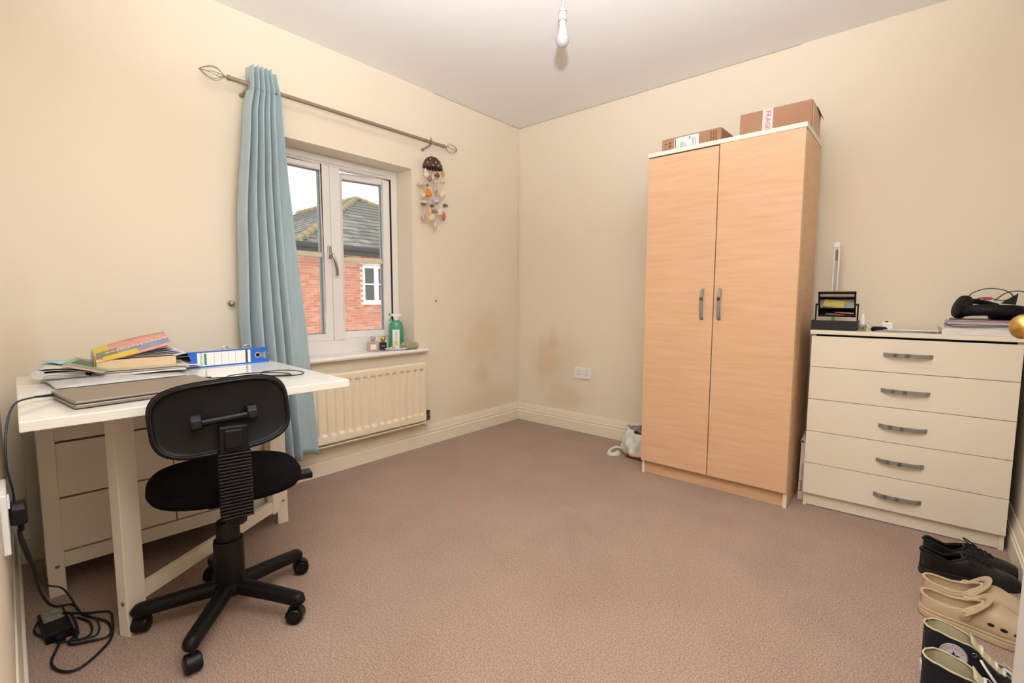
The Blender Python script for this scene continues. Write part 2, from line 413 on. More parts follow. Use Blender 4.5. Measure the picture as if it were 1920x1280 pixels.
# soldier course over the window, vent, window
for i in range(9):
    a = WIN[0] - 0.02 + i * 0.108
    MB().box(-0.02, 0.004, a, a + 0.098, 2.10, 2.31).build('lintel_brick', brick_m, wall_h)
hw = MB()
y0, y1, z0, z1 = WIN
for a, b, c, e in ((y0 + 0.06, y1 - 0.06, z1 - 0.06, z1), (y0 + 0.06, y1 - 0.06, z0, z0 + 0.06), (y0, y0 + 0.06, z0, z1), (y1 - 0.06, y1, z0, z1), ((y0 + y1) / 2 - 0.07, (y0 + y1) / 2 + 0.07, z0 + 0.06, z1 - 0.06), (y0 + 0.06, (y0 + y1) / 2 - 0.07, (z0 + z1) / 2 - 0.02, (z0 + z1) / 2 + 0.02), ((y0 + y1) / 2 + 0.07, y1 - 0.06, (z0 + z1) / 2 - 0.02, (z0 + z1) / 2 + 0.02)):
    hw.box(-0.02, 0.05, a, b, c, e)
hwo = hw.build('window', mat('white_upvc_outside', '#f0efee', 0.4), hs)
MB().prism([(y0, z1)] + [(y0 + (y1 - y0) * i / 8, z1 + 0.02 + 0.085 * math.sin(math.pi * i / 8)) for i in range(9)] + [(y1, z1)], -0.015, 0.03, Matrix(((0, 0, 1, 0), (1, 0, 0, 0), (0, 1, 0, 0), (0, 0, 0, 1)))).build('arched_head', mat('cream_stone', '#ddd2bb', 0.8), hwo)
MB().box(-0.02, 0.12, y0 - 0.08, y1 + 0.08, z0 - 0.075, z0).build('window_ledge', mat('white_upvc_outside', '#f0efee', 0.4), hwo)
hglass = mat('dim_house_glass', '#59564d', 0.08)
for a, b in ((y0 + 0.06, (y0 + y1) / 2 - 0.07), ((y0 + y1) / 2 + 0.07, y1 - 0.06)):
    for c, e in ((z0 + 0.06, (z0 + z1) / 2 - 0.02), ((z0 + z1) / 2 + 0.02, z1 - 0.06)):
        MB().box(-0.018, 0.0, a, b, c, e).build('pane', hglass, hwo)
MB().box(-0.01, 0.02, 1.34, 1.50, 2.09, 2.22).build('air_vent', mat('brown_vent', '#5d4a3c', 0.7), hs)
MB().box(-0.01, 0.03, 0.66, 0.80, 0.52, 0.66).build('air_vent', mat('brown_vent', '#5d4a3c', 0.7), hs)
# roof: hip end towards us, ridge running away
tile_m = bpy.data.materials.new('grey_roof_tile'); tile_m.use_nodes = True
_n = tile_m.node_tree; _p = _n.nodes['Principled BSDF']; _p.inputs['Roughness'].default_value = 0.9
_oi = _n.nodes.new('ShaderNodeObjectInfo'); _rmp = _n.nodes.new('ShaderNodeValToRGB')
_rmp.color_ramp.elements[0].color = lin('#6f6b62'); _rmp.color_ramp.elements[1].color = lin('#989388')
_tc = _n.nodes.new('ShaderNodeTexCoord'); _nz = _n.nodes.new('ShaderNodeTexNoise'); _nz.inputs['Scale'].default_value = 7; _nz.inputs['Detail'].default_value = 4
_nz.noise_dimensions = '4D'; _ml = _n.nodes.new('ShaderNodeMath'); _ml.operation = 'MULTIPLY'; _ml.inputs[1].default_value = 40
_mr = _n.nodes.new('ShaderNodeMapRange'); _mr.inputs['From Min'].default_value = 0.64; _mr.inputs['From Max'].default_value = 0.72
_mx = _n.nodes.new('ShaderNodeMix'); _mx.data_type = 'RGBA'; _mx.inputs[7].default_value = lin('#c9c5b6')
_L = _n.links.new
_L(_oi.outputs['Random'], _rmp.inputs[0]); _L(_oi.outputs['Random'], _ml.inputs[0]); _L(_ml.outputs[0], _nz.inputs['W']); _L(_tc.outputs['Object'], _nz.inputs['Vector'])
_L(_nz.outputs['Fac'], _mr.inputs[0]); _L(_mr.outputs[0], _mx.inputs[0]); _L(_rmp.outputs[0], _mx.inputs[6]); _L(_mx.outputs[2], _p.inputs['Base Color'])
lich_m = mat('lichen_ridge_tile', '#8d8878', 0.95, var='#b5954f', vscale=2.5)
lich_t = mat('lichen_tile', '#85806f', 0.95, var='#b8974a', vscale=4)
ex, ey0, ey1, ez = 0.35, -0.15, -0.15 + HW, 2.47
hw2 = HW / 2; az = ez + hw2 * math.tan(math.radians(27.5)); ax_, ay = ex - hw2, ey0 + hw2
roof = MB().add([(ex, ey0, ez), (ex, ey1, ez), (ax_, ay, az), (-9.2, ay, az), (-9.2, ey0, ez), (-9.2, ey1, ez)], [(0, 1, 2), (0, 2, 3, 4), (1, 5, 3, 2), (0, 4, 5, 1), (4, 3, 5)])
roof_o = roof.build('roof', mat('roof_underlay', '#38352f', 0.9), hs)
sl_len = math.hypot(hw2, az - ez); gauge = sl_len / 15; TW = 0.33
th = math.atan2(az - ez, hw2)
tmesh = MB().box(-0.02, gauge + 0.03, 0.006, TW - 0.006, 0.0, 0.042).mesh('roof_tile', tile_m)
# front slope: local tile axes x up the slope, y along the eave
def slope_matrix(o, along, upv):
    a = Vector(along).normalized(); u = Vector(upv).normalized(); n = u.cross(a)
    if n.z < 0: n = -n
    m = Matrix((u, a, n)).transposed().to_4x4(); m.translation = Vector(o); return m
up_f = Vector((ax_ - ex, 0, az - ez)); up_s = Vector((0, ay - ey0, az - ez))
nt_ = 0; far = MB()
for r_ in range(15):
    s = r_ * gauge; inset = hw2 * (s + gauge * 0.4) / sl_len
    off = 0.0 if r_ % 2 == 0 else TW / 2
    k = 0
    while True:
        y = ey0 + off + k * TW; k += 1
        if y > ey1: break
        if y + TW * 0.6 < ey0 + inset or y + TW * 0.4 > ey1 - inset: continue
        o = Vector((ex, y, ez)) + up_f.normalized() * s + Vector((0, 0, 0.020))
        M = slope_matrix(o, (0, 1, 0), up_f)
        M = M @ RY(math.radians(5.0))
        if y < 4.2 and nt_ < 200:
            part('roof_tile', tmesh, roof_o, M); nt_ += 1
        else: far.box(-0.02, gauge + 0.03, 0.006, TW - 0.006, 0.0, 0.042, M)
    k = 0
    while True:
        x = ex - off - k * TW; k += 1
        if x < -9.0: break
        if x - TW * 0.4 > ex - inset: continue
        o = Vector((x - TW, ey0, ez)) + up_s.normalized() * s + Vector((0, 0, 0.020))
        M = slope_matrix(o, (1, 0, 0), up_s) @ RY(math.radians(5.0))
        if x > -5.0 and nt_ < 296:
            part('roof_tile', tmesh, roof_o, M); nt_ += 1
        else: far.box(-0.02, gauge + 0.03, 0.006, TW - 0.006, 0.0, 0.042, M)
fo = far.build('roof_tiling', mat('grey_roof_tile_far', '#858076', 0.9, var='#75716a', vscale=5), roof_o); fo['kind'] = 'stuff'
def hip_tiles(a, b):
    a, b = Vector(a), Vector(b); d = b - a; n = int(d.length / 0.42)
    me = MB().tube([(0, 0, 0), (0, 0, d.length / n - 0.01)], [0.125, 0.11], 10).mesh('ridge_tile', lich_m, smooth=True)
    for i in range(n):
        p = a + d * (i / n); q = d.normalized().to_track_quat('Z', 'Y').to_matrix().to_4x4(); q.translation = p
        part('ridge_tile', me, roof_o, q)
hip_tiles((ex, ey0, ez + 0.03), (ax_, ay, az + 0.03)); hip_tiles((ex, ey1, ez + 0.03), (ax_, ay, az + 0.03)); hip_tiles((ax_, ay, az + 0.03), (-9.2, ay, az + 0.03))
gut = mat('dark_grey_gutter', '#3c3a37', 0.5)
MB().tube([(ex + 0.06, ey0 - 0.05, ez - 0.035), (ex + 0.06, ey1, ez - 0.035)], 0.065, 12).build('gutter', gut, hs, smooth=True)
MB().box(0.02, ex, ey0, ey1, ez - 0.20, ez - 0.04).build('fascia', mat('dark_fascia', '#4b4640', 0.7), hs)
MB().tube([(ex, ey0 - 0.06, ez - 0.035), (-9, ey0 - 0.06, ez - 0.035)], 0.065, 12).build('gutter', gut, hs, smooth=True)
MB().ball((0.35 - 2.35, 2.05, 2.47 + 1.32), (0.05, 0.17, 0.05)).build('bird_dropping_patch', mat('white_lichen', '#e4e2dc', 0.8), roof_o, smooth=True)
side = MB()
for row in range(-45, 35):
    z = row * 0.0755 - 0.3
    if z > 2.28: break
    x = -0.03 if row % 2 == 0 else -0.14
    while x > -8.8:
        side.box(x - 0.215, x, -0.008, 0.01, z, z + 0.065); x -= 0.225
so = side.build('side_brickwork', mat('red_brick_far', '#c27e66', 0.9, var='#b26f5a', vscale=6), wall_h); so['kind'] = 'stuff'

# ------------------------------------------------------------------ wardrobe
beech = mat('beech_veneer', '#e8bf98', 0.42, var='#dfb087', vscale=6.0, vstretch=(0.7, 1, 8))
wht_edge = mat('white_melamine', '#f3ead9', 0.4)
handle_m = mat('brushed_handle', '#918d88', 0.5, 0.25)
wd = thing('wardrobe', 'tall beech two-door wardrobe with white top against the back wall', 'wardrobe', (1.378, -0.508, 0))
WW, WD = 0.757, 0.40
car = MB().box(0, 0.016, 0.018, WD, 0, 1.805).box(WW - 0.016, WW, 0.018, WD, 0, 1.805).box(0.016, WW - 0.016, WD - 0.01, WD - 0.004, 0.08, 1.805).box(0.016, WW - 0.016, 0.03, WD - 0.01, 0.08, 0.096)
car.build('carcass', beech, wd)
MB().box(0, 0.016, 0.012, 0.018, 0, 1.805).build('edge_strip', wht_edge, wd)
MB().box(WW - 0.016, WW, 0.012, 0.018, 0, 1.805).build('edge_strip', wht_edge, wd)
MB().box(0.016, WW - 0.016, 0.03, 0.045, 0, 0.08).build('plinth', beech, wd)
MB().box(-0.006, WW + 0.004, -0.004, WD, 1.805, 1.827).build('top_board', wht_edge, wd, bevel=0.0015)
MB().box(0, WW, 0.012, 0.03, 1.795, 1.804).build('shadow_gap', gapdark, wd)
def bow_handle(length, axis, wdt=0.016, dep=0.026):
    """A flat bar bowing out from the front, axis 'x' or 'z'; front looks towards -y."""
    m = MB(); n = 12; pr = []
    for i in range(n + 1):
        t = i / n * 2 - 1
        pr.append((t * length / 2, -dep * (1 - t * t) ** 0.5 * 0.95 - 0.001 if abs(t) < 1 else 0.0))
    inner = [(a * 0.94, b * 0.80 + 0.001) for a, b in pr]
    outl = pr + inner[::-1]
    M = Matrix(((1, 0, 0, 0), (0, 1, 0, 0), (0, 0, 1, 0), (0, 0, 0, 1))) if axis == 'x' else Matrix(((0, 0, 1, 0), (0, 1, 0, 0), (1, 0, 0, 0), (0, 0, 0, 1)))
    for i in range(n):
        q = [pr[i], pr[i + 1], inner[i + 1], inner[i]]
        m.prism(q, -wdt / 2, wdt / 2, M)
    return m
for i, (a, b) in enumerate(((0.0, WW / 2 - 0.0022), (WW / 2 + 0.0022, WW))):
    d = MB().box(a, b, -0.006, 0.011, 0.079, 1.797 + 0.006 * i).build('door', beech, wd, bevel=0.001)
    hx = 0.322 if i == 0 else 0.41
    o = bow_handle(0.166, 'z', 0.016, 0.026).build('handle', handle_m, d, smooth=True, M=T(hx, -0.006, 0.995))

# ------------------------------------------------------------------ chest of drawers
cream_mel = mat('cream_melamine', '#f1e7d2', 0.4, var='#eee2cb', vscale=3)
ch = thing('chest_of_drawers', 'cream five-drawer chest with grey bow handles beside the wardrobe', 'chest of drawers', (2.186, -0.397, 0), rotz=math.radians(1.6))
CW, CD = 0.708, 0.345
cc = MB().box(0, 0.016, 0.018, CD, 0, 0.856).box(CW - 0.016, CW, 0.018, CD, 0, 0.856).box(0.016, CW - 0.016, CD - 0.008, CD - 0.003, 0.05, 0.856).box(0.016, CW - 0.016, 0.03, CD - 0.01, 0.05, 0.066)
cc.build('carcass', cream_mel, ch)
MB().box(0.016, CW - 0.016, 0.024, 0.04, 0.004, 0.072).build('plinth', cream_mel, ch)
MB().box(-0.006, CW + 0.004, -0.004, CD, 0.857, 0.876).build('top_board', cream_mel, ch, bevel=0.0015)
MB().box(0.012, CW - 0.012, 0.022, 0.03, 0.07, 0.856).build('gap_shade_backing', gapdark, ch)  # dark sheet added behind the drawers, painting the shade in their gaps
dz = [0.0675, 0.222, 0.382, 0.541, 0.699, 0.848]
for i in range(5):
    d = MB().box(0, CW, 0.0, 0.017, dz[i] + 0.0012, dz[i + 1] - 0.0012).build('drawer', cream_mel, ch, bevel=0.001)
    bow_handle(0.168, 'x', 0.017, 0.026).build('handle', handle_m, d, smooth=True, M=T(0.361, 0.0, (0.135, 0.296, 0.455, 0.617, 0.778)[i]))

# ------------------------------------------------------------------ radiator
rad_m = mat('cream_radiator_enamel', '#f1e2c6', 0.3)
rd = thing('radiator', 'cream panel radiator under the window', 'radiator', (0, 0, 0))
RY0, RY1, RZ0, RZ1 = -2.02, -1.072, 0.2, 0.598
pitch = 0.0525
def rface(u, v):
    y = RY1 + (RY0 - RY1) * u; z = RZ0 + (RZ1 - RZ0) * v
    ph = ((RY1 - y - 0.012) / pitch) % 1.0
    chan = min(1.0, max(0.0, (0.36 - abs(ph - 0.5)) / 0.14))
    zz = min(max((z - 0.248) / 0.016, 0), 1) * min(max((0.556 - z) / 0.012, 0), 1)
    edge = min(1, (y - RY0) / 0.015, (RY1 - y) / 0.006, (z - RZ0) / 0.01, (RZ1 - z) / 0.008)
    x = 0.101 - 0.017 * chan * zz - 0.012 * (1 - max(0, edge)) ** 2
    return (x, y, z)
panel = MB().grid(rface, 300, 44)
panel.box(0.055, 0.088, RY0 + 0.002, RY1 - 0.002, RZ0 + 0.003, RZ1 - 0.003)
panel.build('panel', rad_m, rd, smooth=True)
MB().box(0.03, 0.098, RY0, RY1 - 0.004, RZ0 - 0.012, RZ0 - 0.006).build('bottom_rail', rad_m, rd)
for yy in (-1.25, -1.85): MB().box(0.0, 0.056, yy, yy + 0.03, 0.25, 0.55).build('bracket', rad_m, rd)
valve_m = mat('tarnished_valve', '#6f655b', 0.35, 1.0)
vb = MB().cyl((0.065, -1.072, 0.225), (0.065, -1.04, 0.225), 0.009).cyl((0.065, -1.035, 0.195), (0.065, -1.035, 0.262), 0.0115)
vb.cyl((0.065, -1.035, 0.205), (0.065, -1.035, 0.22), 0.0155, n=6).cyl((0.065, -1.035, 0.243), (0.065, -1.035, 0.262), 0.0145, n=8)
vb.build('valve', valve_m, rd, smooth=True)
MB().tube(spline([(0.065, -1.035, 0.196), (0.065, -1.037, 0.176), (0.055, -1.05, 0.163), (0.03, -1.062, 0.165), (-0.002, -1.066, 0.168)], 6), 0.0075, 10).build('pipe', rad_m, rd, smooth=True)

# ------------------------------------------------------------------ curtain pole and curtain
pole_m = mat('antique_nickel', '#a89c88', 0.42, 0.7)
po = thing('curtain_pole', 'brushed metal curtain pole with wire cage finials above the window', 'curtain pole', (0.09, 0, 2.036))
MB().cyl((0, -2.19, 0), (0, -0.895, 0), 0.0105, n=14).build('rod', pole_m, po, smooth=True)
for y0_, s in ((-2.19, -1), (-0.895, 1)):
    f = MB().cyl((0, y0_, 0), (0, y0_ + s * 0.012, 0), 0.0125).cyl((0, y0_ + s * 0.012, 0), (0, y0_ + s * 0.028, 0), 0.006)
    fo_ = f.build('finial', pole_m, po, smooth=True)
    for k in range(6):
        a = 2 * math.pi * k / 6 + 0.3
        pts = []
        for i in range(13):
            t = i / 12; r_ = 0.030 * math.sin(math.pi * (t ** 0.8)) ; tw = a + 0.5 * t
            pts.append((r_ * math.cos(tw), y0_ + s * (0.026 + 0.100 * t), r_ * math.sin(tw)))
        MB().tube(pts, 0.0017, 6).build('wire', pole_m, fo_, smooth=True)
for yy in (-2.112, -1.0):
    b = MB().cyl((-0.0895, yy, -0.03), (-0.084, yy, -0.03), 0.011).cyl((-0.085, yy, -0.03), (0.0, yy, -0.014), 0.0055).tube([(0.014 * math.cos(t), yy, 0.014 * math.sin(t)) for t in [2 * math.pi * i / 14 for i in range(14)]], 0.0035, 6, closed=True)
    b.cyl((0, yy, 0.016), (0, yy, 0.03), 0.004)
    b.build('bracket', pole_m, po, smooth=True)

cur_m = mat('duck_egg_fabric', '#b3c7cb', 0.8, var='#aabfc3', vscale=60, vstretch=(1, 1, 0.15), sheen=0.3, bump=0.15, bscale=700)
ct = thing('curtain', 'pale blue pleated curtain drawn to the left of the window', 'curtain', (0, 0, 0))
LT = [(0.17, -2.175), (0.5, -2.19), (0.9, -2.195), (1.4, -2.18), (1.9, -2.135), (2.02, -2.112), (2.13, -2.108)]
RT = [(0.17, -1.868), (0.79, -1.905), (1.37, -1.935), (2.0, -1.968), (2.13, -1.990)]
def curtain_pt(u, v):
    z = 0.178 + (2.118 - 0.178) * v
    z += 0.018 * (1 - v) ** 6 * math.sin(u * 9)
    yl, yr = interp(LT, z), interp(RT, z)
    k = min(1, (2.118 - z) / 1.9)
    nf = 5.0; fl_ = 0.80 - 0.10 * k           # folds take this share of the width, the rest is the flat leading edge
    if u < 0.86:
        s = u / 0.86; ph = s * nf
        y = yl + (yr - yl) * fl_ * s
        amp = 0.036 + 0.014 * k
        wob = 0.12 * math.sin(z * 2.1 + s * 5) * k
        x = amp * (2.0 * abs(math.sin(math.pi * ph + wob)) ** 0.75 - 1.0)
    else:
        s = (u - 0.86) / 0.14
        y = yl + (yr - yl) * (fl_ + (1 - fl_) * s)
        x = -(0.036 + 0.014 * k) * (1 - s) - 0.012 * math.sin(math.pi * min(1, s * 0.75)) + 0.012 * s
    sm = min(1, max(0, (u - 0.12) / 0.25)); x0 = 0.094 + (0.012 + 0.062 * min(1, max(0, (1.6 - z) / 0.9))) * sm
    return (x0 + x, y, z)
MB().grid(curtain_pt, 150, 60).build('cloth', cur_m, ct, smooth='all', solid=0.003)
# stitched heading line
hd = []
for i in range(121):
    x, y, z = curtain_pt(i / 120 * 0.86, 0.945); hd.append((x + 0.0025, y, z))
MB().tube(hd, 0.0012, 5).build('heading_seam', mat('duck_egg_seam', '#8fa9ad', 0.9), ct)

# ------------------------------------------------------------------ pendant bulb
pl = thing('pendant_lamp', 'bare white bulb hanging on a white flex from the ceiling', 'lamp', (1.352, -1.325, H_Z))
MB().lathe([(0.036, 0), (0.036, -0.012), (0.02, -0.026), (0.006, -0.03)], 20).build('ceiling_rose', mat('lamp_white', '#b5b3b0', 0.4), pl, smooth=True)
zb = 2.123 - H_Z
MB().cyl((0, 0, -0.028), (0, 0, zb + 0.125), 0.003).build('flex', mat('lamp_white', '#b5b3b0', 0.4), pl, smooth=True)
MB().lathe([(0.004, zb + 0.134), (0.008, zb + 0.13), (0.0135, zb + 0.118), (0.0145, zb + 0.108), (0.0165, zb + 0.107), (0.0165, zb + 0.074), (0.0150, zb + 0.073), (0.0150, zb + 0.06)], 20).build('lamp_holder', mat('lamp_white', '#b5b3b0', 0.4), pl, smooth=True)
for zz, rr in ((0.1075, 0.0168), (0.0735, 0.0166)): MB().tube([(rr * math.cos(2 * math.pi * i / 24), rr * math.sin(2 * math.pi * i / 24), zb + zz) for i in range(24)], 0.0011, 6, closed=True).build('holder_seam', mat('seam_grey', '#6d6864', 0.7), pl, smooth=True)
bm_ = MB().lathe([(0.0135, zb + 0.066), (0.0145, zb + 0.05), (0.018, zb + 0.036), (0.0242, zb + 0.0165)], 24)
bm_.build('bulb_neck', mat('white_bulb_collar', '#b3b1ae', 0.4), pl, smooth=True)
prof = [(max(0.001, 0.0297 * math.cos(math.radians(a))), zb - 0.002 + 0.031 * math.sin(math.radians(a))) for a in range(36, -91, -7)]
MB().lathe(prof, 24).build('bulb_globe', mat('opal_globe', '#a5a3a1', 0.25), pl, smooth=True)

# ------------------------------------------------------------------ sockets, wall fixings
def double_socket(name, label, M, vertical=False):
    s = thing(name, label, 'socket', M.to_translation(), rot=M.to_euler())
    # local: x right, z up, y into the wall; face at y = -0.012
    MB().box(-0.073, 0.073, -0.012, 0, -0.043, 0.043).build('plate', white, s, bevel=0.004)
    for sx in (-0.036, 0.036):
        MB().box(sx * 0.3 - 0.006, sx * 0.3 + 0.006, -0.0155, -0.011, 0.012, 0.03).build('switch', white, s, bevel=0.0015)
        for hx, hz, a, b in ((0, 0.014, 0.0022, 0.004), (-0.011, -0.009, 0.0034, 0.002), (0.011, -0.009, 0.0034, 0.002)):
            MB().box(sx + hx - a, sx + hx + a, -0.0125, -0.0115, hz - b, hz + b).build('pin_hole', gapdark, s)
    return s
double_socket('wall_socket', 'white double wall socket on the stained back wall', T(0.648, 0, 0.456))
_a = math.atan(0.043)
sk2 = thing('wall_socket', 'white socket plate at the left edge beside the desk', 'socket', (0.985, yw(0.985), 0.513), rotz=-_a)
MB().box(-0.075, 0.073, 0, 0.012, -0.07, 0.07).build('plate', white, sk2, bevel=0.003)
MB().box(0.01, 0.05, 0.011, 0.016, 0.03, 0.055).build('switch', white, sk2, bevel=0.002)
hk = thing('wall_hook', 'small dull metal curtain holdback stud left of the curtain', 'hook', (0, -2.206, 0.997))
MB().lathe([(0.014, 0), (0.014, 0.004), (0.009, 0.008), (0.007, 0.018), (0.011, 0.024), (0.0115, 0.03), (0.006, 0.034)], 18, M=RY(math.pi / 2)).build('stud', pole_m, hk, smooth=True)
hk2 = thing('wall_plug', 'small grey wall plug with screw right of the window', 'wall plug', (0, -0.898, 1.004))
MB().lathe([(0.008, 0), (0.008, 0.002), (0.004, 0.003)], 14, M=RY(math.pi / 2)).build('plug', mat('grey_plug', '#8a7d6a', 0.6), hk2, smooth=True)
MB().cyl((0.002, 0, 0), (0.0045, 0, 0), 0.0035).build('screw', valve_m, hk2)

# ------------------------------------------------------------------ gateleg desk
desk_w = mat('white_lacquer_desk', '#f1e8d6', 0.25, var='#ede2cd', vscale=2)
desk_t = mat('white_gloss_desktop', '#f4f0e6', 0.16, coat=0.3)
dk = thing('gateleg_desk', 'white gateleg desk with one leaf raised below the curtain', 'desk', (0.155, -2.966, 0), rotz=math.radians(-2.8))
MB().box(0, 0.259, 0, 0.806, 0.715, 0.74).build('tabletop', desk_t, dk, bevel=0.002)
MB().box(0.261, 0.887, 0, 0.806, 0.715, 0.74).build('raised_leaf', desk_t, dk, bevel=0.002)
MB().box(-0.026, -0.004, 0, 0.806, 0.10, 0.715).build('hanging_leaf', desk_w, dk, bevel=0.002)
for u0, v0 in ((0.19, 0.032), (0.19, 0.778), (0.012, 0.032), (0.012, 0.778)):
    lg = MB().box(u0, u0 + 0.047, v0, v0 + 0.045, 0, 0.715).build('leg', desk_w, dk, bevel=0.002)
    if u0 > 0.1:
        MB().cyl((u0 + 0.046, v0 + 0.026, 0.105), (u0 + 0.0485, v0 + 0.026, 0.105), 0.006).build('screw', chrome, lg)
MB().box(0.03, 0.205, 0.06, 0.79, 0.10, 0.714).build('gap_shade_backing', gapdark, dk)  # dark block added as backing, so the gaps between fronts look shaded
# drawer side: rails proud, panels set back, thin dark gaps between
for z0_, z1_ in ((0.536, 0.714),):
    MB().box(0.205, 0.226, 0.077, 0.778, z0_, z1_).build('apron', desk_w, dk, bevel=0.001)
for z0_, z1_ in ((0.478, 0.530), (0.285, 0.336), (0.095, 0.146)):
    MB().box(0.205, 0.232, 0.077, 0.778, z0_, z1_).build('rail', desk_w, dk, bevel=0.001)
for z0_, z1_ in ((0.341, 0.478), (0.151, 0.285)):
    for v0, v1 in ((0.077, 0.4025), (0.4065, 0.778)):
        dd = MB().box(0.205, 0.227, v0, v1, z0_, z1_).build('drawer_front', desk_w, dk, bevel=0.001)
        vk = v1 - 0.02 if v1 < 0.5 else v0 + 0.02
        MB().cyl((0.226, vk, z0_ + 0.06), (0.2275, vk, z0_ + 0.06), 0.004).build('screw_cap', mat('cream_cap', '#cfc2a6', 0.6), dd)
for u0, u1, v0, v1 in ((0.059, 0.19, 0.036, 0.05), (0.059, 0.19, 0.805, 0.819)):
    MB().box(u0, u1, v0, v1, 0.095, 0.714).build('end_panel', desk_w, dk)
gate = Vector((0.262, 0.760, 0)); leg_c = Vector((0.632, 0.205, 0)); gd = leg_c - gate; gl = gd.length
GM = T(*gate) @ RZ(math.atan2(gd.y, gd.x))
g_leg = MB().box(gl - 0.03, gl + 0.032, -0.017, 0.017, 0, 0.714, GM).build('gate_leg', desk_w, dk, bevel=0.002)
_sc = GM @ Vector((gl + 0.0322, 0.004, 0.105)); _sd = (GM.to_3x3() @ Vector((1, 0, 0))) * 0.002
MB().cyl(tuple(_sc), tuple(_sc + _sd), 0.006).build('screw', chrome, g_leg)
MB().box(-0.012, 0.032, -0.015, 0.015, 0.075, 0.714, GM).build('gate_stile', desk_w, dk, bevel=0.002)
MB().box(0.03, gl - 0.028, -0.012, 0.012, 0.085, 0.132, GM).build('gate_rail', desk_w, dk, bevel=0.002)
MB().box(0.03, gl - 0.028, -0.012, 0.012, 0.66, 0.712, GM).build('gate_rail', desk_w, dk, bevel=0.002)

# ------------------------------------------------------------------ office chair
fabric_k = mat('black_fabric', '#0e0c0b', 0.95, bump=0.3, bscale=900, spec=0.12)
shell_k = mat('black_shell', '#0b0a0a', 0.5, bump=0.15, bscale=300, spec=0.25)
oc = thing('office_chair', 'black swivel office chair on castors pulled up to the desk', 'chair', (0.931, -2.562, 0), rotz=math.atan2(0.236, -0.972))
def superloop(a, b, n=48, p=3.0):
    out = []
    for i in range(n):
        t = 2 * math.pi * i / n; c, s = math.cos(t), math.sin(t)
        out.append((a * abs(c) ** (2 / p) * (1 if c >= 0 else -1), b * abs(s) ** (2 / p) * (1 if s >= 0 else -1)))
    return out
def pad(layers, cx, cy, p=2.6, n=48, M=None):
    """Stack of superellipse rings: (z, half x, half y)."""
    m = MB(); vs = []; fs = []
    for z, a, b in layers:
        vs += [(cx + x, cy + y, z) for x, y in superloop(a, b, n, p)]
    for i in range(len(layers) - 1):
        for k in range(n): fs.append((i*n+k, i*n+(k+1) % n, (i+1)*n+(k+1) % n, (i+1)*n+k))
    fs.append(tuple(range(n))[::-1]); fs.append(tuple((len(layers)-1)*n+k for k in range(n)))
    return m.add(vs, fs, M)
SM = T(0.02, 0.0, 0.0) @ RX(math.radians(1.2))
pad([(0.428, 0.155, 0.165), (0.421, 0.182, 0.192), (0.427, 0.196, 0.206), (0.440, 0.203, 0.213), (0.455, 0.202, 0.212), (0.468, 0.192, 0.202), (0.476, 0.165, 0.172), (0.479, 0.10, 0.105), (0.478, 0.03, 0.03)], 0, 0, M=SM).build('seat', fabric_k, oc, smooth='all')
MB().box(-0.10, 0.09, -0.055, 0.055, 0.395, 0.42).build('seat_plate', black, oc, bevel=0.005)
MB().tube([(0.03, -0.02, 0.405), (0.02, -0.16, 0.402), (0.02, -0.222, 0.404)], 0.006, 8).box(-0.006, 0.046, -0.262, -0.185, 0.396, 0.416).build('lever', black, oc, bevel=0.003)
# backrest: ring stack in its own frame (z pointing backwards out of the chair)
BM = T(-0.262, 0.012, 0.708) @ RX(math.radians(-4.5)) @ RY(math.radians(-90 + 6))
# in BM: x -> up (half height), y -> sideways, z -> back
bp = pad([(-0.045, 0.02, 0.04), (-0.044, 0.075, 0.125), (-0.036, 0.093, 0.155), (-0.02, 0.101, 0.165), (-0.004, 0.1015, 0.167), (0.004, 0.099, 0.164)], 0, 0, 3.5)
def curve_back(mb):      # lumbar curve: the sides wrap forward
    mb.v = [(x, y, z - 0.9 * y * y) for x, y, z in mb.v]; return mb
bo = curve_back(bp).build('backrest', fabric_k, oc, smooth='all', M=BM)
sh = pad([(0.002, 0.099, 0.1645), (0.012, 0.0985, 0.164), (0.016, 0.096, 0.161), (0.016, 0.091, 0.156), (0.010, 0.087, 0.151), (0.008, 0.082, 0.146), (0.009, 0.02, 0.04)], 0, 0, 3.5)
curve_back(sh).build('back_shell', shell_k, bo, smooth=True)
rim = [(x, y, 0.0165 - 0.9 * y * y) for x, y in superloop(0.0915, 0.1565, 60, 3.5)]
MB().tube(rim, 0.0035, 8, closed=True).build('piping', black, bo, smooth=True)
br = MB().cyl((-0.004, -0.058, 0.030), (-0.004, 0.058, 0.030), 0.0095, n=14)
bro = br.build('pivot_bar', black, bo, smooth=True)
for yy in (-0.064, 0.064):
    cl = MB().prism([(-0.020, 0.006), (0.020, 0.006), (0.020, 0.030), (0.006, 0.044), (-0.014, 0.044), (-0.020, 0.034)], -0.0125, 0.0125, Matrix(((1, 0, 0, 0), (0, 0, 1, yy), (0, 1, 0, 0), (0, 0, 0, 1))))
    co_ = cl.build('clamp', black, bo, bevel=0.003)
    MB().cyl((-0.006, yy, 0.0435), (-0.006, yy, 0.0455), 0.0065, n=12).build('screw_hole', gapdark, co_)
sp = MB()
nr = 20
for i in range(nr):
    z = 0.442 + (0.622 - 0.442) * (i + 0.5) / nr; hh = (0.622 - 0.442) / nr * 0.33
    sp.box(-0.324, -0.284, -0.042, 0.034, z - hh, z + hh)
sp.box(-0.311, -0.288, -0.037, 0.029, 0.440, 0.624)
sp.build('ribbed_spine', mat('black_rubber', '#0f0e0e', 0.42, spec=0.4), oc, bevel=0.0018)
MB().box(-0.318, -0.282, -0.038, 0.030, 0.618, 0.692).box(-0.326, -0.310, -0.026, 0.018, 0.632, 0.684).build('spine_cap', black, oc, bevel=0.005)
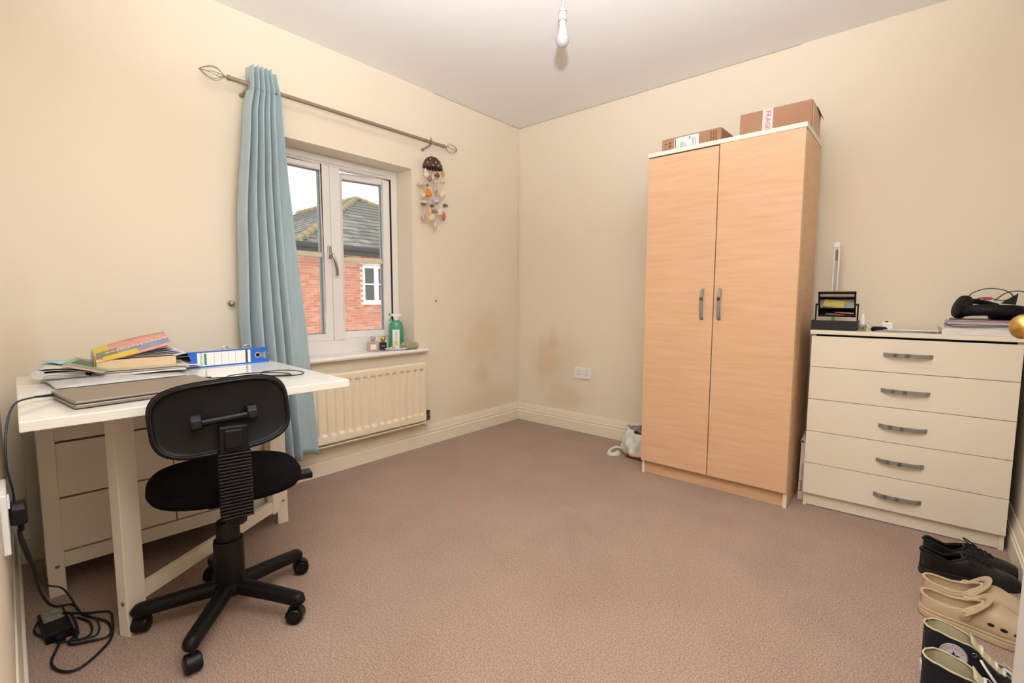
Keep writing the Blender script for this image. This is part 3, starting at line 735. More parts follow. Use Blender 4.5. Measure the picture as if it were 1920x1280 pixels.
arm = MB().tube(spline([(-0.303, -0.004, 0.455), (-0.296, -0.004, 0.428), (-0.262, -0.003, 0.412), (-0.14, 0, 0.404), (-0.03, 0, 0.402)], 5), 0.024, 10, flat=0.45)
arm.build('spine_bracket', black, oc, smooth=True)
MB().cyl((0, 0, 0.30), (0, 0, 0.40), 0.0145, n=20).build('gas_lift', mat('polished_steel', '#cfcbc4', 0.15, 1.0), oc, smooth=True)
MB().lathe([(0.022, 0.314), (0.031, 0.312), (0.034, 0.305), (0.0345, 0.24)], 28).build('column_sleeve', black, oc, smooth=True)
MB().lathe([(0.036, 0.252), (0.042, 0.251), (0.0435, 0.245), (0.0425, 0.12), (0.040, 0.105)], 28).build('column_sleeve', black, oc, smooth=True)
bs = MB().lathe([(0.02, 0.07), (0.044, 0.075), (0.048, 0.095), (0.044, 0.112), (0.034, 0.118)], 24)
star = bs.build('base_hub', shell_k, oc, smooth=True)
oc_rot = math.atan2(0.236, -0.972)
leg_me = MB()
def legpt(u, v):
    r_ = 0.02 + 0.245 * u; a = 2 * math.pi * v
    hw_ = 0.0235 - 0.003 * u; hh_ = 0.024 - 0.003 * u
    zc = 0.093 - 0.020 * u ** 1.3
    e = 1.0 if u < 0.9 else math.sqrt(max(0.0, 1 - ((u - 0.9) / 0.1) ** 2)) * 0.75 + 0.25
    c, s = math.cos(a), math.sin(a)
    return (r_, hw_ * e * abs(c) ** 0.8 * (1 if c > 0 else -1), zc + hh_ * e * abs(s) ** 0.8 * (1 if s > 0 else -1))
leg_me.grid(legpt, 20, 16)
leg_me.add([legpt(1, j / 16) for j in range(16)], [tuple(range(16))])
leg_mesh = leg_me.mesh('base_leg', shell_k, smooth='all')
wheel_mesh = MB().lathe([(0.008, -0.0215), (0.021, -0.0205), (0.0245, -0.016), (0.025, -0.006), (0.0235, -0.004), (0.0235, 0.004), (0.025, 0.006), (0.0245, 0.016), (0.021, 0.0205), (0.008, 0.0215)], 24, M=RX(math.pi / 2)).mesh('wheel', black, smooth=True)
hood = MB()
def hoodpt(u, v):
    a = math.radians(-10 + 205 * u); r_ = 0.0275
    return (r_ * math.cos(a), (v - 0.5) * 0.032, r_ * math.sin(a))
hood.grid(hoodpt, 14, 2).cyl((0, 0, 0.02), (0, 0, 0.05), 0.007)
hood_mesh = hood.mesh('hood', black, smooth=True)
for k, yawc in enumerate((40, 200, -30, 130, 255)):
    a = math.radians(318 + 72 * k) - oc_rot
    lo = part('base_leg', leg_mesh, oc, RZ(a))

    CMx = T(0.245, 0, 0.0255) @ RZ(math.radians(yawc))
    wo = part('castor_wheel', wheel_mesh, lo, CMx @ T(0.012, 0, 0)); part('castor_hood', hood_mesh, lo, CMx @ T(0.012, 0, 0))

# ------------------------------------------------------------------ things on the desk (desk frame: u depth, v width)
DM = T(0.155, -2.966, 0) @ RZ(math.radians(-2.8))
def dloc(u, v, z): return DM @ Vector((u, v, z))
def dthing(name, label, cat, u, v, z, rot=0.0, group=None):
    return thing(name, label, cat, dloc(u, v, z), rotz=math.radians(-2.8) + math.radians(rot), group=group)
paper = mat('white_paper', '#f3f1ee', 0.8); paper2 = mat('grey_white_paper', '#dcdcd8', 0.8)
def sheet(w, d, bend, nx=14, ny=6, curl=0.0, seed=0):
    """Loose paper w (local y) by d (local x), bend = height function amplitude."""
    rnd = random.Random(seed); a, b = rnd.uniform(0, 6), rnd.uniform(0, 6)
    return MB().grid(lambda u, v: ((u - 0.5) * d, (v - 0.5) * w, 0.0012 + bend * (0.5 + 0.5 * math.sin(a + v * 5 + u * 2)) + curl * max(0, abs(v - 0.5) * 2 - 0.6) ** 2), ny, nx)

lp = dthing('laptop', 'closed silver-grey laptop on the desk', 'laptop', 0.675, 0.262, 0.74, rot=8)
lap_m = mat('grey_aluminium', '#93877a', 0.38, 0.55); lap_d = mat('laptop_gap', '#1d2026', 0.5)
MB().box(-0.12, 0.12, -0.18, 0.18, 0.0025, 0.0125).build('base', lap_m, lp, bevel=0.003)
MB().box(-0.117, 0.118, -0.177, 0.177, 0.012, 0.0155).build('gap_seam', lap_d, lp)
MB().box(-0.12, 0.12, -0.18, 0.18, 0.015, 0.0215).build('lid', lap_m, lp, bevel=0.0025)
for a in (-0.1, 0.1):
    for b in (-0.15, 0.15): MB().cyl((a, b, 0), (a, b, 0.003), 0.008).build('rubber_foot', black, lp)

# plastic wallet and leaflets under the books
wl_ = dthing('plastic_wallet', 'grey translucent plastic wallet of papers behind the laptop', 'folder', 0.285, 0.245, 0.74, rot=6)
MB().grid(lambda u, v: ((u - 0.5) * 0.24, (v - 0.5) * 0.35, 0.004 + 0.010 * math.sin(math.pi * u) * (0.6 + 0.4 * math.sin(v * 4))), 8, 14).build('cover', mat('grey_plastic_film', '#c9cac6', 0.3), wl_, smooth=True, solid=-0.002)
MB().box(-0.105, 0.09, -0.16, 0.15, 0.0005, 0.003).build('papers', paper2, wl_)
np_ = dthing('folded_newspaper', 'folded grey-white newspaper at the left end of the desk', 'newspaper', 0.150, 0.128, 0.7545, rot=-6)
npm = mat('newsprint', '#dddbd4', 0.9, var='#c6c4bd', vscale=90)
for i, (dz_, w) in enumerate(((0.002, 0.0), (0.010, 0.004), (0.021, 0.006), (0.030, 0.004))):
    MB().grid(lambda u, v: ((u - 0.5) * 0.24, (v - 0.5) * 0.125 - 0.004, dz_ + 0.006 * (1 - (2 * v - 1) ** 2) - 0.012 * v * (dz_ > 0.005) + w * u), 6, 10).build('page', npm if i != 1 else paper, np_, smooth=True, solid=-0.0015)
MB().box(-0.117, 0.117, -0.062, 0.05, 0.001, 0.020).build('inner_pages', mat('newsprint_edges', '#d6d3cb', 0.9, var='#b4b1aa', vscale=140, vstretch=(0.2, 0.2, 6)), np_)
MB().tube([(-0.12, -0.065, 0.017), (0.12, -0.065, 0.018)], 0.0165, 12, flat=0.9).build('fold', npm, np_, smooth=True)
cb = dthing('blue_card', 'pale blue card lying on the folded newspaper', 'card', 0.10, 0.135, 0.792, rot=18)
sheet(0.10, 0.13, 0.004, seed=4).build('card', mat('pale_blue_card', '#b9d9e2', 0.7), cb, smooth=True, solid=-0.002)
gb = dthing('green_booklet', 'small green and brown booklet left of the sociology book', 'booklet', 0.225, 0.180, 0.7830, rot=-16)
gb.rotation_euler[0] = math.radians(-17)
gcm = mat('green_print', '#5f9d73', 0.5, var='#8bb98f', vscale=9)
MB().box(-0.085, 0.085, -0.052, 0.056, 0.0, 0.009).build('pages', mat('pink_page_edges', '#dcb0ae', 0.8), gb)
MB().box(-0.087, 0.087, -0.054, 0.057, 0.009, 0.0105).build('cover', gcm, gb)
MB().box(-0.05, 0.06, -0.040, 0.022, 0.0105, 0.011).build('cover_picture', mat('brown_print', '#7d7257', 0.6, var='#5d5844', vscale=25), gb)
MB().box(-0.02, 0.05, 0.032, 0.048, 0.0105, 0.011).build('cover_sticker', mat('yellow_green_print', '#b6c66a', 0.6), gb)

# cream document folder full of papers, the textbook lies on it
cf = dthing('document_folder', 'cream card folder stuffed with papers under the sociology book', 'folder', 0.175, 0.325, 0.7535, rot=-4)
cfm = mat('cream_card', '#ecdfc0', 0.8, var='#e6d5b2', vscale=10)
MB().box(-0.105, 0.118, -0.148, 0.135, 0.0, 0.002).build('back_cover', cfm, cf)
for i in range(6):
    MB().box(-0.10 + 0.004 * (i % 3), 0.112 - 0.005 * ((i * 2) % 3), -0.135 + 0.008 * (i % 2), 0.12 + 0.012 * ((i * 7) % 3), 0.0022 + i * 0.0022, 0.0038 + i * 0.0022).build('sheet', paper if i % 3 else paper2, cf)
MB().box(-0.103, 0.116, -0.146, 0.13, 0.0158, 0.0172).build('front_cover', cfm, cf)
MB().box(-0.06, 0.10, -0.147, -0.118, 0.0173, 0.0178).build('grey_label', mat('grey_label', '#8b8a86', 0.7), cf)
lo1 = dthing('loose_paper', 'loose white sheets poking out in front of the cream folder', 'paper', 0.298, 0.365, 0.7545, rot=-3)
sheet(0.16, 0.05, 0.002, seed=9).build('sheet', paper, lo1, smooth=True, solid=-0.001)
lo2 = dthing('loose_paper', 'crumpled white sheets between the book and the blue binder', 'paper', 0.16, 0.462, 0.748, rot=10)
sheet(0.09, 0.15, 0.010, curl=0.02, seed=12).build('sheet', paper, lo2, smooth=True, solid=-0.001)
MB().box(-0.06, 0.05, -0.02, 0.05, 0.0, 0.003).build('sheet', paper2, lo2)
lo3 = dthing('loose_paper', 'white sheets standing behind the yellow book spine', 'paper', 0.07, 0.225, 0.772, rot=0)
MB().grid(lambda u, v: (-0.02 + 0.012 * u, (v - 0.5) * 0.05, 0.06 * u), 4, 4).build('sheet', paper, lo3, solid=-0.002)

tb = dthing('textbook', 'worn sociology textbook with pink cover lifted open on the paper pile', 'book', 0.18, 0.318, 0.7716, rot=-5)
MB().box(-0.095, 0.105, -0.115, 0.112, 0.003, 0.034).build('page_block', mat('aged_page_edges', '#e6cfa9', 0.9, var='#dcc198', vscale=120, vstretch=(1, 0.2, 6)), tb, bevel=0.002)
MB().box(-0.098, 0.108, -0.118, 0.115, 0.0, 0.003).build('back_cover', mat('book_board', '#d9c9a8', 0.7), tb)
_cm = T(0, -0.119, 0.043) @ RX(math.radians(11)) @ RY(math.radians(9))
pink = mat('pink_cover_print', '#dd9483', 0.5, var='#e8b09a', vscale=60); yel = mat('yellow_cover_print', '#e3c53a', 0.5); blu = mat('blue_grey_cover_print', '#9aa7bd', 0.5, var='#8697b3', vscale=30); olive = mat('olive_cover_print', '#8b8468', 0.55)
cv = MB().grid(lambda u, v: (-0.098 + 0.206 * u, 0.0 + 0.225 * v, 0.010 * math.sin(math.pi * v) * (1 - u) + 0.014 * v * v), 6, 10, _cm).build('front_cover', pink, tb, smooth=True, solid=-0.0015)
def cov(u0, u1, v0, v1, name, m, dz_=0.0016):
    MB().grid(lambda u, v: (-0.098 + 0.206 * (u0 + (u1 - u0) * u), 0.225 * (v0 + (v1 - v0) * v), 0.010 * math.sin(math.pi * (v0 + (v1 - v0) * v)) * (1 - (u0 + (u1 - u0) * u)) + 0.014 * (v0 + (v1 - v0) * v) ** 2 + dz_), 4, 8, _cm).build(name, m, cv, smooth=True)
cov(0.52, 0.86, 0.26, 1.0, 'blue_band', blu); cov(0.72, 1.0, 0.10, 0.55, 'yellow_band', yel, 0.0022); cov(0.0, 0.55, 0.0, 0.20, 'yellow_corner', yel); cov(0.40, 0.75, 0.03, 0.30, 'olive_band', olive, 0.0024)
MB().prism([(-0.098, 0.0), (0.108, 0.0), (0.108, 0.037), (-0.098, 0.037)], 0, 0.003, Matrix(((1, 0, 0, 0), (0, 0, -1, -0.116), (0, 1, 0, 0), (0, 0, 0, 1)))).build('spine', olive, tb)
MB().box(0.02, 0.108, -0.1195, -0.1165, 0.0, 0.036).build('torn_spine_end', yel, tb)
lt = lettering('SOCIOLOGY', 0.034, paper, cv, _cm @ frame((0.030, 0.128, 0.0145), (0, 1, 0.075), (-1, 0, 0)))
lo4 = dthing('loose_paper', 'white and lavender sheets tucked inside the sociology book', 'paper', 0.175, 0.36, 0.808, rot=-5)
for i in range(5):
    MB().grid(lambda u, v, i=i: (-0.08 + 0.175 * u - 0.006 * i, -0.11 + (0.215 - 0.012 * i) * v, 0.001 + (0.003 + 0.0065 * i) * v), 3, 8).build('sheet', mat('lavender_paper', '#c9cbd9', 0.8) if i % 2 else paper, lo4, solid=-0.001)

# lever arch file on its side, spine to the room
bi_blue = mat('blue_binder_board', '#2f74d8', 0.3, var='#2766c8', vscale=8); bi_dark = mat('navy_shadow_board', '#1c3470', 0.5)
bn = dthing('lever_arch_file', 'bright blue lever arch file lying on the desk beside the curtain', 'folder', 0.19, 0.632, 0.74, rot=2)
BL, BT = 0.312, 0.066
MB().box(-0.235, 0.0, -BL / 2, BL / 2, 0.0, 0.003).build('cover', bi_blue, bn)
MB().box(-0.235, 0.0, -BL / 2, BL / 2, -0.003, 0.0, T(0, 0, BT) @ RY(math.radians(-9))).build('cover', bi_blue, bn)
spn = MB().prism([(-BL / 2, 0), (BL / 2, 0.0), (BL / 2 - 0.004, 0.012), (BL / 2 - 0.035, 0.026), (BL / 2 - 0.036, 0.040), (BL / 2 - 0.006, 0.052), (BL / 2, BT), (-BL / 2, BT), (-BL / 2 + 0.012, BT * 0.5)], 0, 0.003, Matrix(((0, 0, 1, 0), (1, 0, 0, 0), (0, 1, 0, 0), (0, 0, 0, 1))))
sp_o = spn.build('spine', bi_blue, bn)
MB().box(0.0031, 0.0037, -0.122, 0.078, 0.006, 0.060).build('spine_label', paper, sp_o)
for v in (-0.062, -0.035, -0.008, 0.018): MB().box(0.0037, 0.0039, v, v + 0.0012, 0.008, 0.058).build('ruled_line', mat('grey_rule', '#a9abb0', 0.8), sp_o)
MB().box(0.0037, 0.0040, 0.058, 0.067, 0.006, 0.060).build('dark_strip', mat('dark_strip', '#3f434c', 0.6), sp_o)
MB().box(0.0037, 0.0040, -0.098, -0.089, 0.010, 0.056).build('green_strip', mat('green_strip', '#4f9173', 0.6), sp_o)
_lm = frame((0.0041, -0.108, 0.034), (0, 0, 1), (0, -1, 0))
lettering('EASTLIGHT', 0.0105, mat('print_green', '#3f7c62', 0.7), sp_o, _lm)
MB().tube([(0.0034, 0.108 + 0.0105 * math.cos(t), 0.034 + 0.0105 * math.sin(t)) for t in [2 * math.pi * i / 20 for i in range(20)]], 0.0022, 6, closed=True).build('finger_ring', mat('worn_ring', '#c9b9a2', 0.6), sp_o, smooth=True)
MB().cyl((0.003, 0.108, 0.034), (0.0036, 0.108, 0.034), 0.0095, n=20).build('finger_hole', gapdark, sp_o)
for v in (-0.02, 0.065):
    MB().tube(spline([(-0.03, v, BT), (-0.03, v + 0.004, BT + 0.010), (-0.03, v + 0.016, BT + 0.012), (-0.03, v + 0.024, BT)], 5), 0.0022, 6).build('ring', chrome, bn, smooth=True)
MB().box(-0.225, -0.012, -BL / 2 - 0.03, BL / 2 - 0.06, 0.004, 0.026).build('page_block', mat('grey_pages', '#a9a59c', 0.9, var='#5e5b56', vscale=70, vstretch=(1, 1, 3)), bn)

cable_m = mat('black_cable', '#121214', 0.45)
usb = thing('usb_cable', 'thin black cable coiled on the desk behind the chair back', 'cable', (0, 0, 0))
cp = [dloc(*q) for q in ((0.545, 0.437, 0.747), (0.54, 0.48, 0.744), (0.56, 0.53, 0.743), (0.60, 0.56, 0.744), (0.60, 0.52, 0.746), (0.55, 0.52, 0.747), (0.53, 0.60, 0.746), (0.58, 0.68, 0.745), (0.65, 0.70, 0.743), (0.63, 0.63, 0.745), (0.55, 0.63, 0.748), (0.56, 0.72, 0.748), (0.64, 0.75, 0.745), (0.68, 0.70, 0.744), (0.62, 0.60, 0.743))]
MB().tube(spline(cp, 8), 0.002, 6).build('cord', cable_m, usb, smooth=True)
_p0 = dloc(0.545, 0.452, 0.747); MB().box(-0.005, 0.005, -0.018, 0.018, -0.003, 0.004, T(*_p0)).build('connector', cable_m, usb, bevel=0.001)

# ------------------------------------------------------------------ laptop power lead, plug and adapter
ad = thing('power_adapter', 'black laptop power adapter with coiled lead on the carpet', 'adapter', (0, 0, 0))
AM = T(0.612, -2.952, 0) @ RZ(math.radians(2))
MB().box(-0.075, 0.075, -0.031, 0.031, 0.0, 0.032, AM).build('brick', black, ad, bevel=0.004)
MB().box(-0.068, 0.0, -0.024, 0.024, 0.0321, 0.0325, AM).build('rating_label', mat('grey_rating_label', '#6f6e68', 0.6, var='#b8b5a4', vscale=70), ad)
MB().box(0.07, 0.10, -0.011, 0.011, 0.006, 0.026, AM).build('mains_connector', black, ad, bevel=0.003)
teal = mat('dark_teal_cable', '#1d2f3a', 0.45)
l0 = dloc(0.60, 0.070, 0.7525)
lead = [l0, dloc(0.64, 0.03, 0.757), dloc(0.70, -0.006, 0.752), (0.92, -3.026, 0.70), (0.945, -3.031, 0.62), (0.92, -3.024, 0.55), (0.88, -3.02, 0.46), (0.80, -3.00, 0.33), (0.70, -2.975, 0.20), (0.56, -2.925, 0.10), (0.535, -2.90, 0.03), (0.575, -2.89, 0.008), (0.66, -2.862, 0.008), (0.745, -2.872, 0.007), (0.735, -2.912, 0.007), (0.70, -2.955, 0.008), (0.60, -2.995, 0.008), (0.545, -2.985, 0.01), (0.53, -2.965, 0.02)]
MB().tube(spline(lead, 8), 0.0026, 8).build('thin_lead', teal, ad, smooth=True)
MB().cyl(tuple(l0), tuple(dloc(0.635, 0.034, 0.757)), 0.0042, 0.003).build('lead_tip', teal, ad, smooth=True)
mains = [(0.93, yw(0.93) + 0.034, 0.478), (0.915, -3.02, 0.43), (0.84, -3.0, 0.31), (0.76, -2.985, 0.20), (0.66, -2.955, 0.10), (0.56, -2.905, 0.035), (0.60, -2.885, 0.008), (0.70, -2.842, 0.008), (0.78, -2.850, 0.007), (0.765, -2.90, 0.007), (0.735, -2.935, 0.007), (0.69, -2.91, 0.012), (0.625, -2.915, 0.037), (0.60, -2.93, 0.037), (0.62, -2.88, 0.02), (0.64, -2.83, 0.008), (0.69, -2.828, 0.007), (0.79, -2.845, 0.007), (0.84, -2.875, 0.007), (0.885, -2.93, 0.007), (0.86, -2.965, 0.007), (0.80, -2.978, 0.008), (0.735, -2.957, 0.014), (0.708, -2.952, 0.016)]
MB().tube(spline(mains, 8), 0.0036, 8).build('mains_lead', cable_m, ad, smooth=True)
MB().tube(spline([(0.665, -2.925, 0.010), (0.70, -2.915, 0.011), (0.74, -2.915, 0.010), (0.73, -2.885, 0.007), (0.66, -2.878, 0.007), (0.60, -2.90, 0.007)], 6), [0.0085] * 8 + [0.003] * 23, 8).build('cable_tidy', cable_m, ad, smooth=True)
pg = thing('mains_plug', 'black three-pin plug in the left-hand wall socket', 'plug', (0.93, yw(0.93) + 0.0125, 0.50), rotz=-_a)
MB().prism([(-0.024, -0.028), (0.024, -0.028), (0.024, 0.012), (0.012, 0.026), (-0.012, 0.026), (-0.024, 0.012)], 0.0, 0.030, Matrix(((1, 0, 0, 0), (0, 0, 1, 0), (0, 1, 0, 0), (0, 0, 0, 1)))).build('plug_body', black, pg, bevel=0.005)
MB().cyl((0, 0.017, -0.026), (0, 0.019, -0.05), 0.007, 0.004).build('strain_relief', black, pg, smooth=True)

# ------------------------------------------------------------------ things on the window sill
SZ = 0.6853
sb_ = thing('spray_bottle', 'green spray bottle with white trigger head on the window sill', 'bottle', (-0.082, -1.178, SZ), rotz=math.radians(54))
green = mat('green_translucent', '#5cb795', 0.15, trans=0.35); 
bprof = [(0.030, 0.0), (0.0345, 0.006), (0.035, 0.12), (0.0345, 0.145), (0.031, 0.165), (0.024, 0.180), (0.015, 0.190), (0.011, 0.193)]
MB().lathe(bprof, 28, sx=1.38, sy=0.8).build('body', green, sb_, smooth=True)
MB().lathe([(0.0125, 0.188), (0.0125, 0.206), (0.010, 0.21)], 20).build('collar', white, sb_, smooth=True)
MB().prism([(-0.034, 0.226), (-0.030, 0.234), (0.030, 0.236), (0.036, 0.218), (0.014, 0.214), (0.010, 0.206), (-0.012, 0.206), (-0.016, 0.216)], -0.009, 0.009, Matrix(((1, 0, 0, 0), (0, 0, 1, 0), (0, 1, 0, 0), (0, 0, 0, 1)))).build('trigger_head', white, sb_, bevel=0.003)
gr2 = mat('green_nozzle', '#2f9d78', 0.4)
MB().cyl((-0.034, 0, 0.230), (-0.046, 0, 0.230), 0.0075).build('nozzle', gr2, sb_, smooth=True)
MB().tube(spline([(-0.026, 0, 0.224), (-0.030, 0, 0.21), (-0.034, 0, 0.197), (-0.042, 0, 0.188)], 5), 0.004, 8).build('trigger', gr2, sb_, smooth=True)
_ly = -0.0292
MB().grid(lambda u, v: ((u - 0.5) * 0.046, -0.8 * 0.0353 * math.sqrt(max(0, 1 - ((u - 0.5) * 0.046 / (1.38 * 0.0353)) ** 2)) - 0.0004, 0.012 + 0.118 * v), 8, 2).build('label', paper, sb_, solid=-0.0003)
MB().cyl((0, -0.0292, 0.042), (0, -0.0296, 0.042), 0.0125, n=20).build('yellow_emblem', mat('yellow_print', '#e9d84b', 0.6), sb_)
for k in range(7): MB().box(-0.002, 0.003, -0.0297, -0.0290, 0.066 + k * 0.008, 0.071 + k * 0.008).build('print_mark', mat('grey_print', '#8c8f8c', 0.7), sb_)
pb = thing('perfume_bottle', 'pale pink square perfume bottle on the window sill', 'bottle', (-0.070, -1.365, SZ), rotz=math.radians(54))
MB().box(-0.034, 0.034, -0.016, 0.016, 0, 0.062).build('body', mat('pink_glass', '#e6c2b8', 0.12, trans=0.4), pb, bevel=0.004)
MB().box(-0.013, 0.020, -0.0166, -0.0160, 0.012, 0.044).build('label', paper, pb)
MB().cyl((0, 0, 0.062), (0, 0, 0.073), 0.012).build('collar', mat('rose_gold', '#d9a07a', 0.25, 0.8), pb, smooth=True)
MB().box(-0.018, 0.018, -0.013, 0.013, 0.073, 0.094).build('cap', mat('lilac_cap', '#d8b9d0', 0.2, trans=0.3), pb, bevel=0.004)
db = thing('perfume_bottle', 'small dark green bottle with round gold cap on the window sill', 'bottle', (-0.072, -1.288, SZ), rotz=math.radians(54))
MB().box(-0.023, 0.023, -0.013, 0.013, 0, 0.054).build('body', mat('dark_green_glass', '#10231f', 0.1), db, bevel=0.003)
for k in range(3): MB().box(-0.010 + 0.008 * k, -0.005 + 0.008 * k, -0.0134, -0.0129, 0.026, 0.031).build('label_mark', paper2, db)
MB().ball((0, 0, 0.074), 0.0185).cyl((0, 0, 0.053), (0, 0, 0.06), 0.009).build('cap', mat('gold_cap', '#d9b566', 0.18, 1.0), db, smooth=True)
wb = thing('lotion_bottle', 'small white bottle between the dark perfume and the spray bottle', 'bottle', (-0.105, -1.250, SZ))
MB().lathe([(0.016, 0), (0.017, 0.003), (0.017, 0.05), (0.012, 0.058), (0.012, 0.066), (0.003, 0.068)], 18).build('body', white, wb, smooth=True)
ds = thing('trinket_dish', 'small white dish of jewellery at the front of the sill', 'dish', (-0.008, -1.232, SZ), rotz=math.radians(62))
MB().lathe([(0.03, 0), (0.062, 0.003), (0.074, 0.011), (0.072, 0.0125), (0.06, 0.006), (0.002, 0.004)], 30, sy=0.5).build('dish', mat('white_ceramic', '#f2eeea', 0.15), ds, smooth=True)
for i, (x, y, r_, c) in enumerate(((-0.03, 0.008, 0.008, '#d8cfc6'), (-0.008, -0.01, 0.010, '#c9bcae'), (0.016, 0.006, 0.008, '#e5e0da'), (0.03, -0.006, 0.006, '#a08c7c'))):
    MB().tube([(x + r_ * math.cos(t), y + r_ * math.sin(t), 0.013 + 0.006 * math.sin(t)) for t in [2 * math.pi * k / 14 for k in range(14)]], 0.003, 6, closed=True).build('ring', mat('trinket_%d' % i, c, 0.25, 0.5), ds, smooth=True)
MB().ball((0.004, -0.002, 0.014), (0.014, 0.009, 0.008)).build('shell_bead', mat('pearl', '#efe4da', 0.2), ds, smooth=True)
sc_ = thing('hair_scrunchie', 'crumpled sage green scrunchie at the right end of the sill', 'scrunchie', (-0.010, -1.118, SZ + 0.024))
def scr(u, v):
    a = 2 * math.pi * u; b = 2 * math.pi * v
    rr = 0.021 + 0.006 * math.sin(a * 17 + math.sin(b) * 1.4) * (0.6 + 0.4 * math.cos(b)); R_ = 0.028 + 0.003 * math.sin(a * 5)
    return ((R_ + rr * math.cos(b)) * math.cos(a), (R_ + rr * math.cos(b)) * math.sin(a) * 1.15, rr * math.sin(b) * 0.95 + 0.003 * math.sin(3 * a))
MB().grid(scr, 120, 14).build('ruffle', mat('sage_fabric', '#bcc09a', 0.85, var='#9da27c', vscale=40), sc_, smooth='all')

# ------------------------------------------------------------------ shell wind chime
wc = thing('wind_chime', 'seashell wind chime under a coconut-shell dome, hanging right of the window', 'wind chime', (0.05, -0.953, 1.965))
def cpos(px, py):   # picture offsets of the shells around the dome, turned into metres on the hanging plane
    return ((px - 328) / 6.4 * 0.0046, -(py - 345) / 6.4 * 0.00352 + (px - 328) / 6.4 * 0.0007)
coc = mat('coconut_shell', '#5b3b2b', 0.55, var='#3f281c', vscale=40)
dome = MB(); 
def domept(u, v):
    a = 2 * math.pi * v; t = math.pi / 2 * u
    return (0.045 * math.sin(t) * math.cos(a), 0.078 * math.sin(t) * math.sin(a), -0.082 + 0.080 * math.cos(t))
dome.grid(domept, 10, 28)
do = dome.build('dome', coc, wc, smooth='all', solid=0.004)
for k, (px, py) in enumerate(((315, 358), (270, 390), (318, 430), (360, 380), (398, 412), (285, 465), (345, 468), (420, 462), (240, 425), (380, 440))):
    y, z = cpos(px, py); x = 0.045 * math.sqrt(max(0.02, 1 - (y / 0.08) ** 2 - ((z + 0.082) / 0.08) ** 2 * 0.95))
    MB().ball((x, y, z), 0.0045, 10, 6).build('drilled_hole', mat('pale_hole', '#d8c8b4', 0.7), do, smooth=True)
MB().tube([(0, 0, -0.002), (-0.02, 0, 0.02), (-0.049, 0, 0.032)], 0.0007, 5).build('hanging_string', white, wc)
strs = mat('nylon_string', '#e6d6c2', 0.5)
SH = [(222, 570, 30, 36, '#ecc6ac', 'f'), (258, 515, 14, 32, '#efe3d4', 's'), (262, 620, 22, 34, '#a58083', 's'), (338, 580, 12, 46, '#eab39c', 's'), (383, 562, 28, 32, '#8b5a4a', 'f'), (442, 550, 14, 36, '#eda35a', 's'), (440, 652, 24, 20, '#e6b9a2', 'b'), (212, 682, 36, 24, '#d9cfc0', 'b'), (276, 686, 13, 13, '#7d6a60', 'b'), (366, 650, 24, 24, '#cdbfae', 'b'), (350, 735, 16, 38, '#cbb5c4', 's'), (255, 775, 48, 50, '#f0903c', 'f'), (205, 805, 24, 34, '#f1d9c8', 'f'), (382, 785, 16, 56, '#d99a78', 's'), (455, 785, 32, 46, '#f0e7d4', 'f'), (322, 868, 42, 50, '#a395b8', 'f'), (386, 878, 26, 15, '#eecb96', 's'), (205, 912, 28, 16, '#7b5145', 's'), (265, 893, 38, 20, '#ecd9cc', 'b'), (300, 935, 24, 18, '#7b5547', 's'), (460, 938, 22, 24, '#6d6166', 'b'), (222, 1038, 24, 58, '#d7715f', 'f'), (260, 1010, 13, 48, '#f0c07a', 's'), (328, 1005, 26, 22, '#8e838a', 'b'), (382, 1005, 30, 50, '#f3ead8', 'f'), (450, 1055, 24, 52, '#db8068', 'f'), (290, 1075, 42, 44, '#f1e2bd', 'f'), (340, 1165, 17, 56, '#e0ab9c', 's')]
for i, (px, py, w, h_, c, kd) in enumerate(SH):
    y, z = cpos(px, py); rnd = random.Random(i)
    ry = w / 6.4 * 0.0046; rz = h_ / 6.4 * 0.0036
    ry, rz = ry * 1.15, rz * 1.12
    m_ = mat('shell_%02d' % i, c, 0.35, var='#f1e4d4' if i % 3 == 0 else None, vscale=60)
    M = T(rnd.uniform(-0.02, 0.025), y, z)
    b = MB()
    if kd == 'f':      # fan-shaped scallop with ribs
        def fan(u, v, ry=ry, rz=rz):
            a = (v - 0.5) * 2.5; r_ = u
            wob = 1 + 0.06 * math.cos(a * 18)
            return (0.010 * (1 - (2 * u - 1) ** 2) + 0.0015 * math.cos(a * 18) * u + 0.004, ry * 1.05 * math.sin(a) * r_ * wob, rz * (0.95 - 1.9 * r_ * wob * math.cos(a * 0.75)))
        b.grid(fan, 6, 26, M); o = b.build('shell', m_, wc, smooth='all', solid=0.0015)
    elif kd == 's':    # spindle
        prof_ = [(max(0.0008, min(ry, rz) * 0.95 * math.sin(math.pi * t) ** 0.8 * (1 + 0.12 * math.sin(t * 22))), max(ry, rz) * (2 * t - 1)) for t in [k / 12 for k in range(13)]]
        MM = M if rz > ry else M @ RX(math.pi / 2)
        b.lathe(prof_, 10, M=MM); b.build('shell', m_, wc, smooth='all')
    else:              # whelk: knobbly spiral
        for k in range(5):
            t = k / 4
            b.ball((0, ry * (t * 1.5 - 0.7), rz * 0.15 * math.sin(k * 2)), (0.8 * ry * (1 - 0.7 * t) , 0.5 * ry * (1 - 0.5 * t), rz * 0.95 * (1 - 0.65 * t)), 10, 6, M)
        b.build('shell', m_, wc, smooth=True)
for px, bot in ((222, 1040), (260, 1075), (300, 1075), (340, 1165), (382, 1005), (445, 1055)):
    y, z = cpos(px, bot); y0_, z0_ = cpos(px * 0.85 + 328 * 0.15, 470)
    MB().tube([(0.005, y0_, z0_), (0.002, y, z)], 0.0006, 5).build('string', strs, wc)

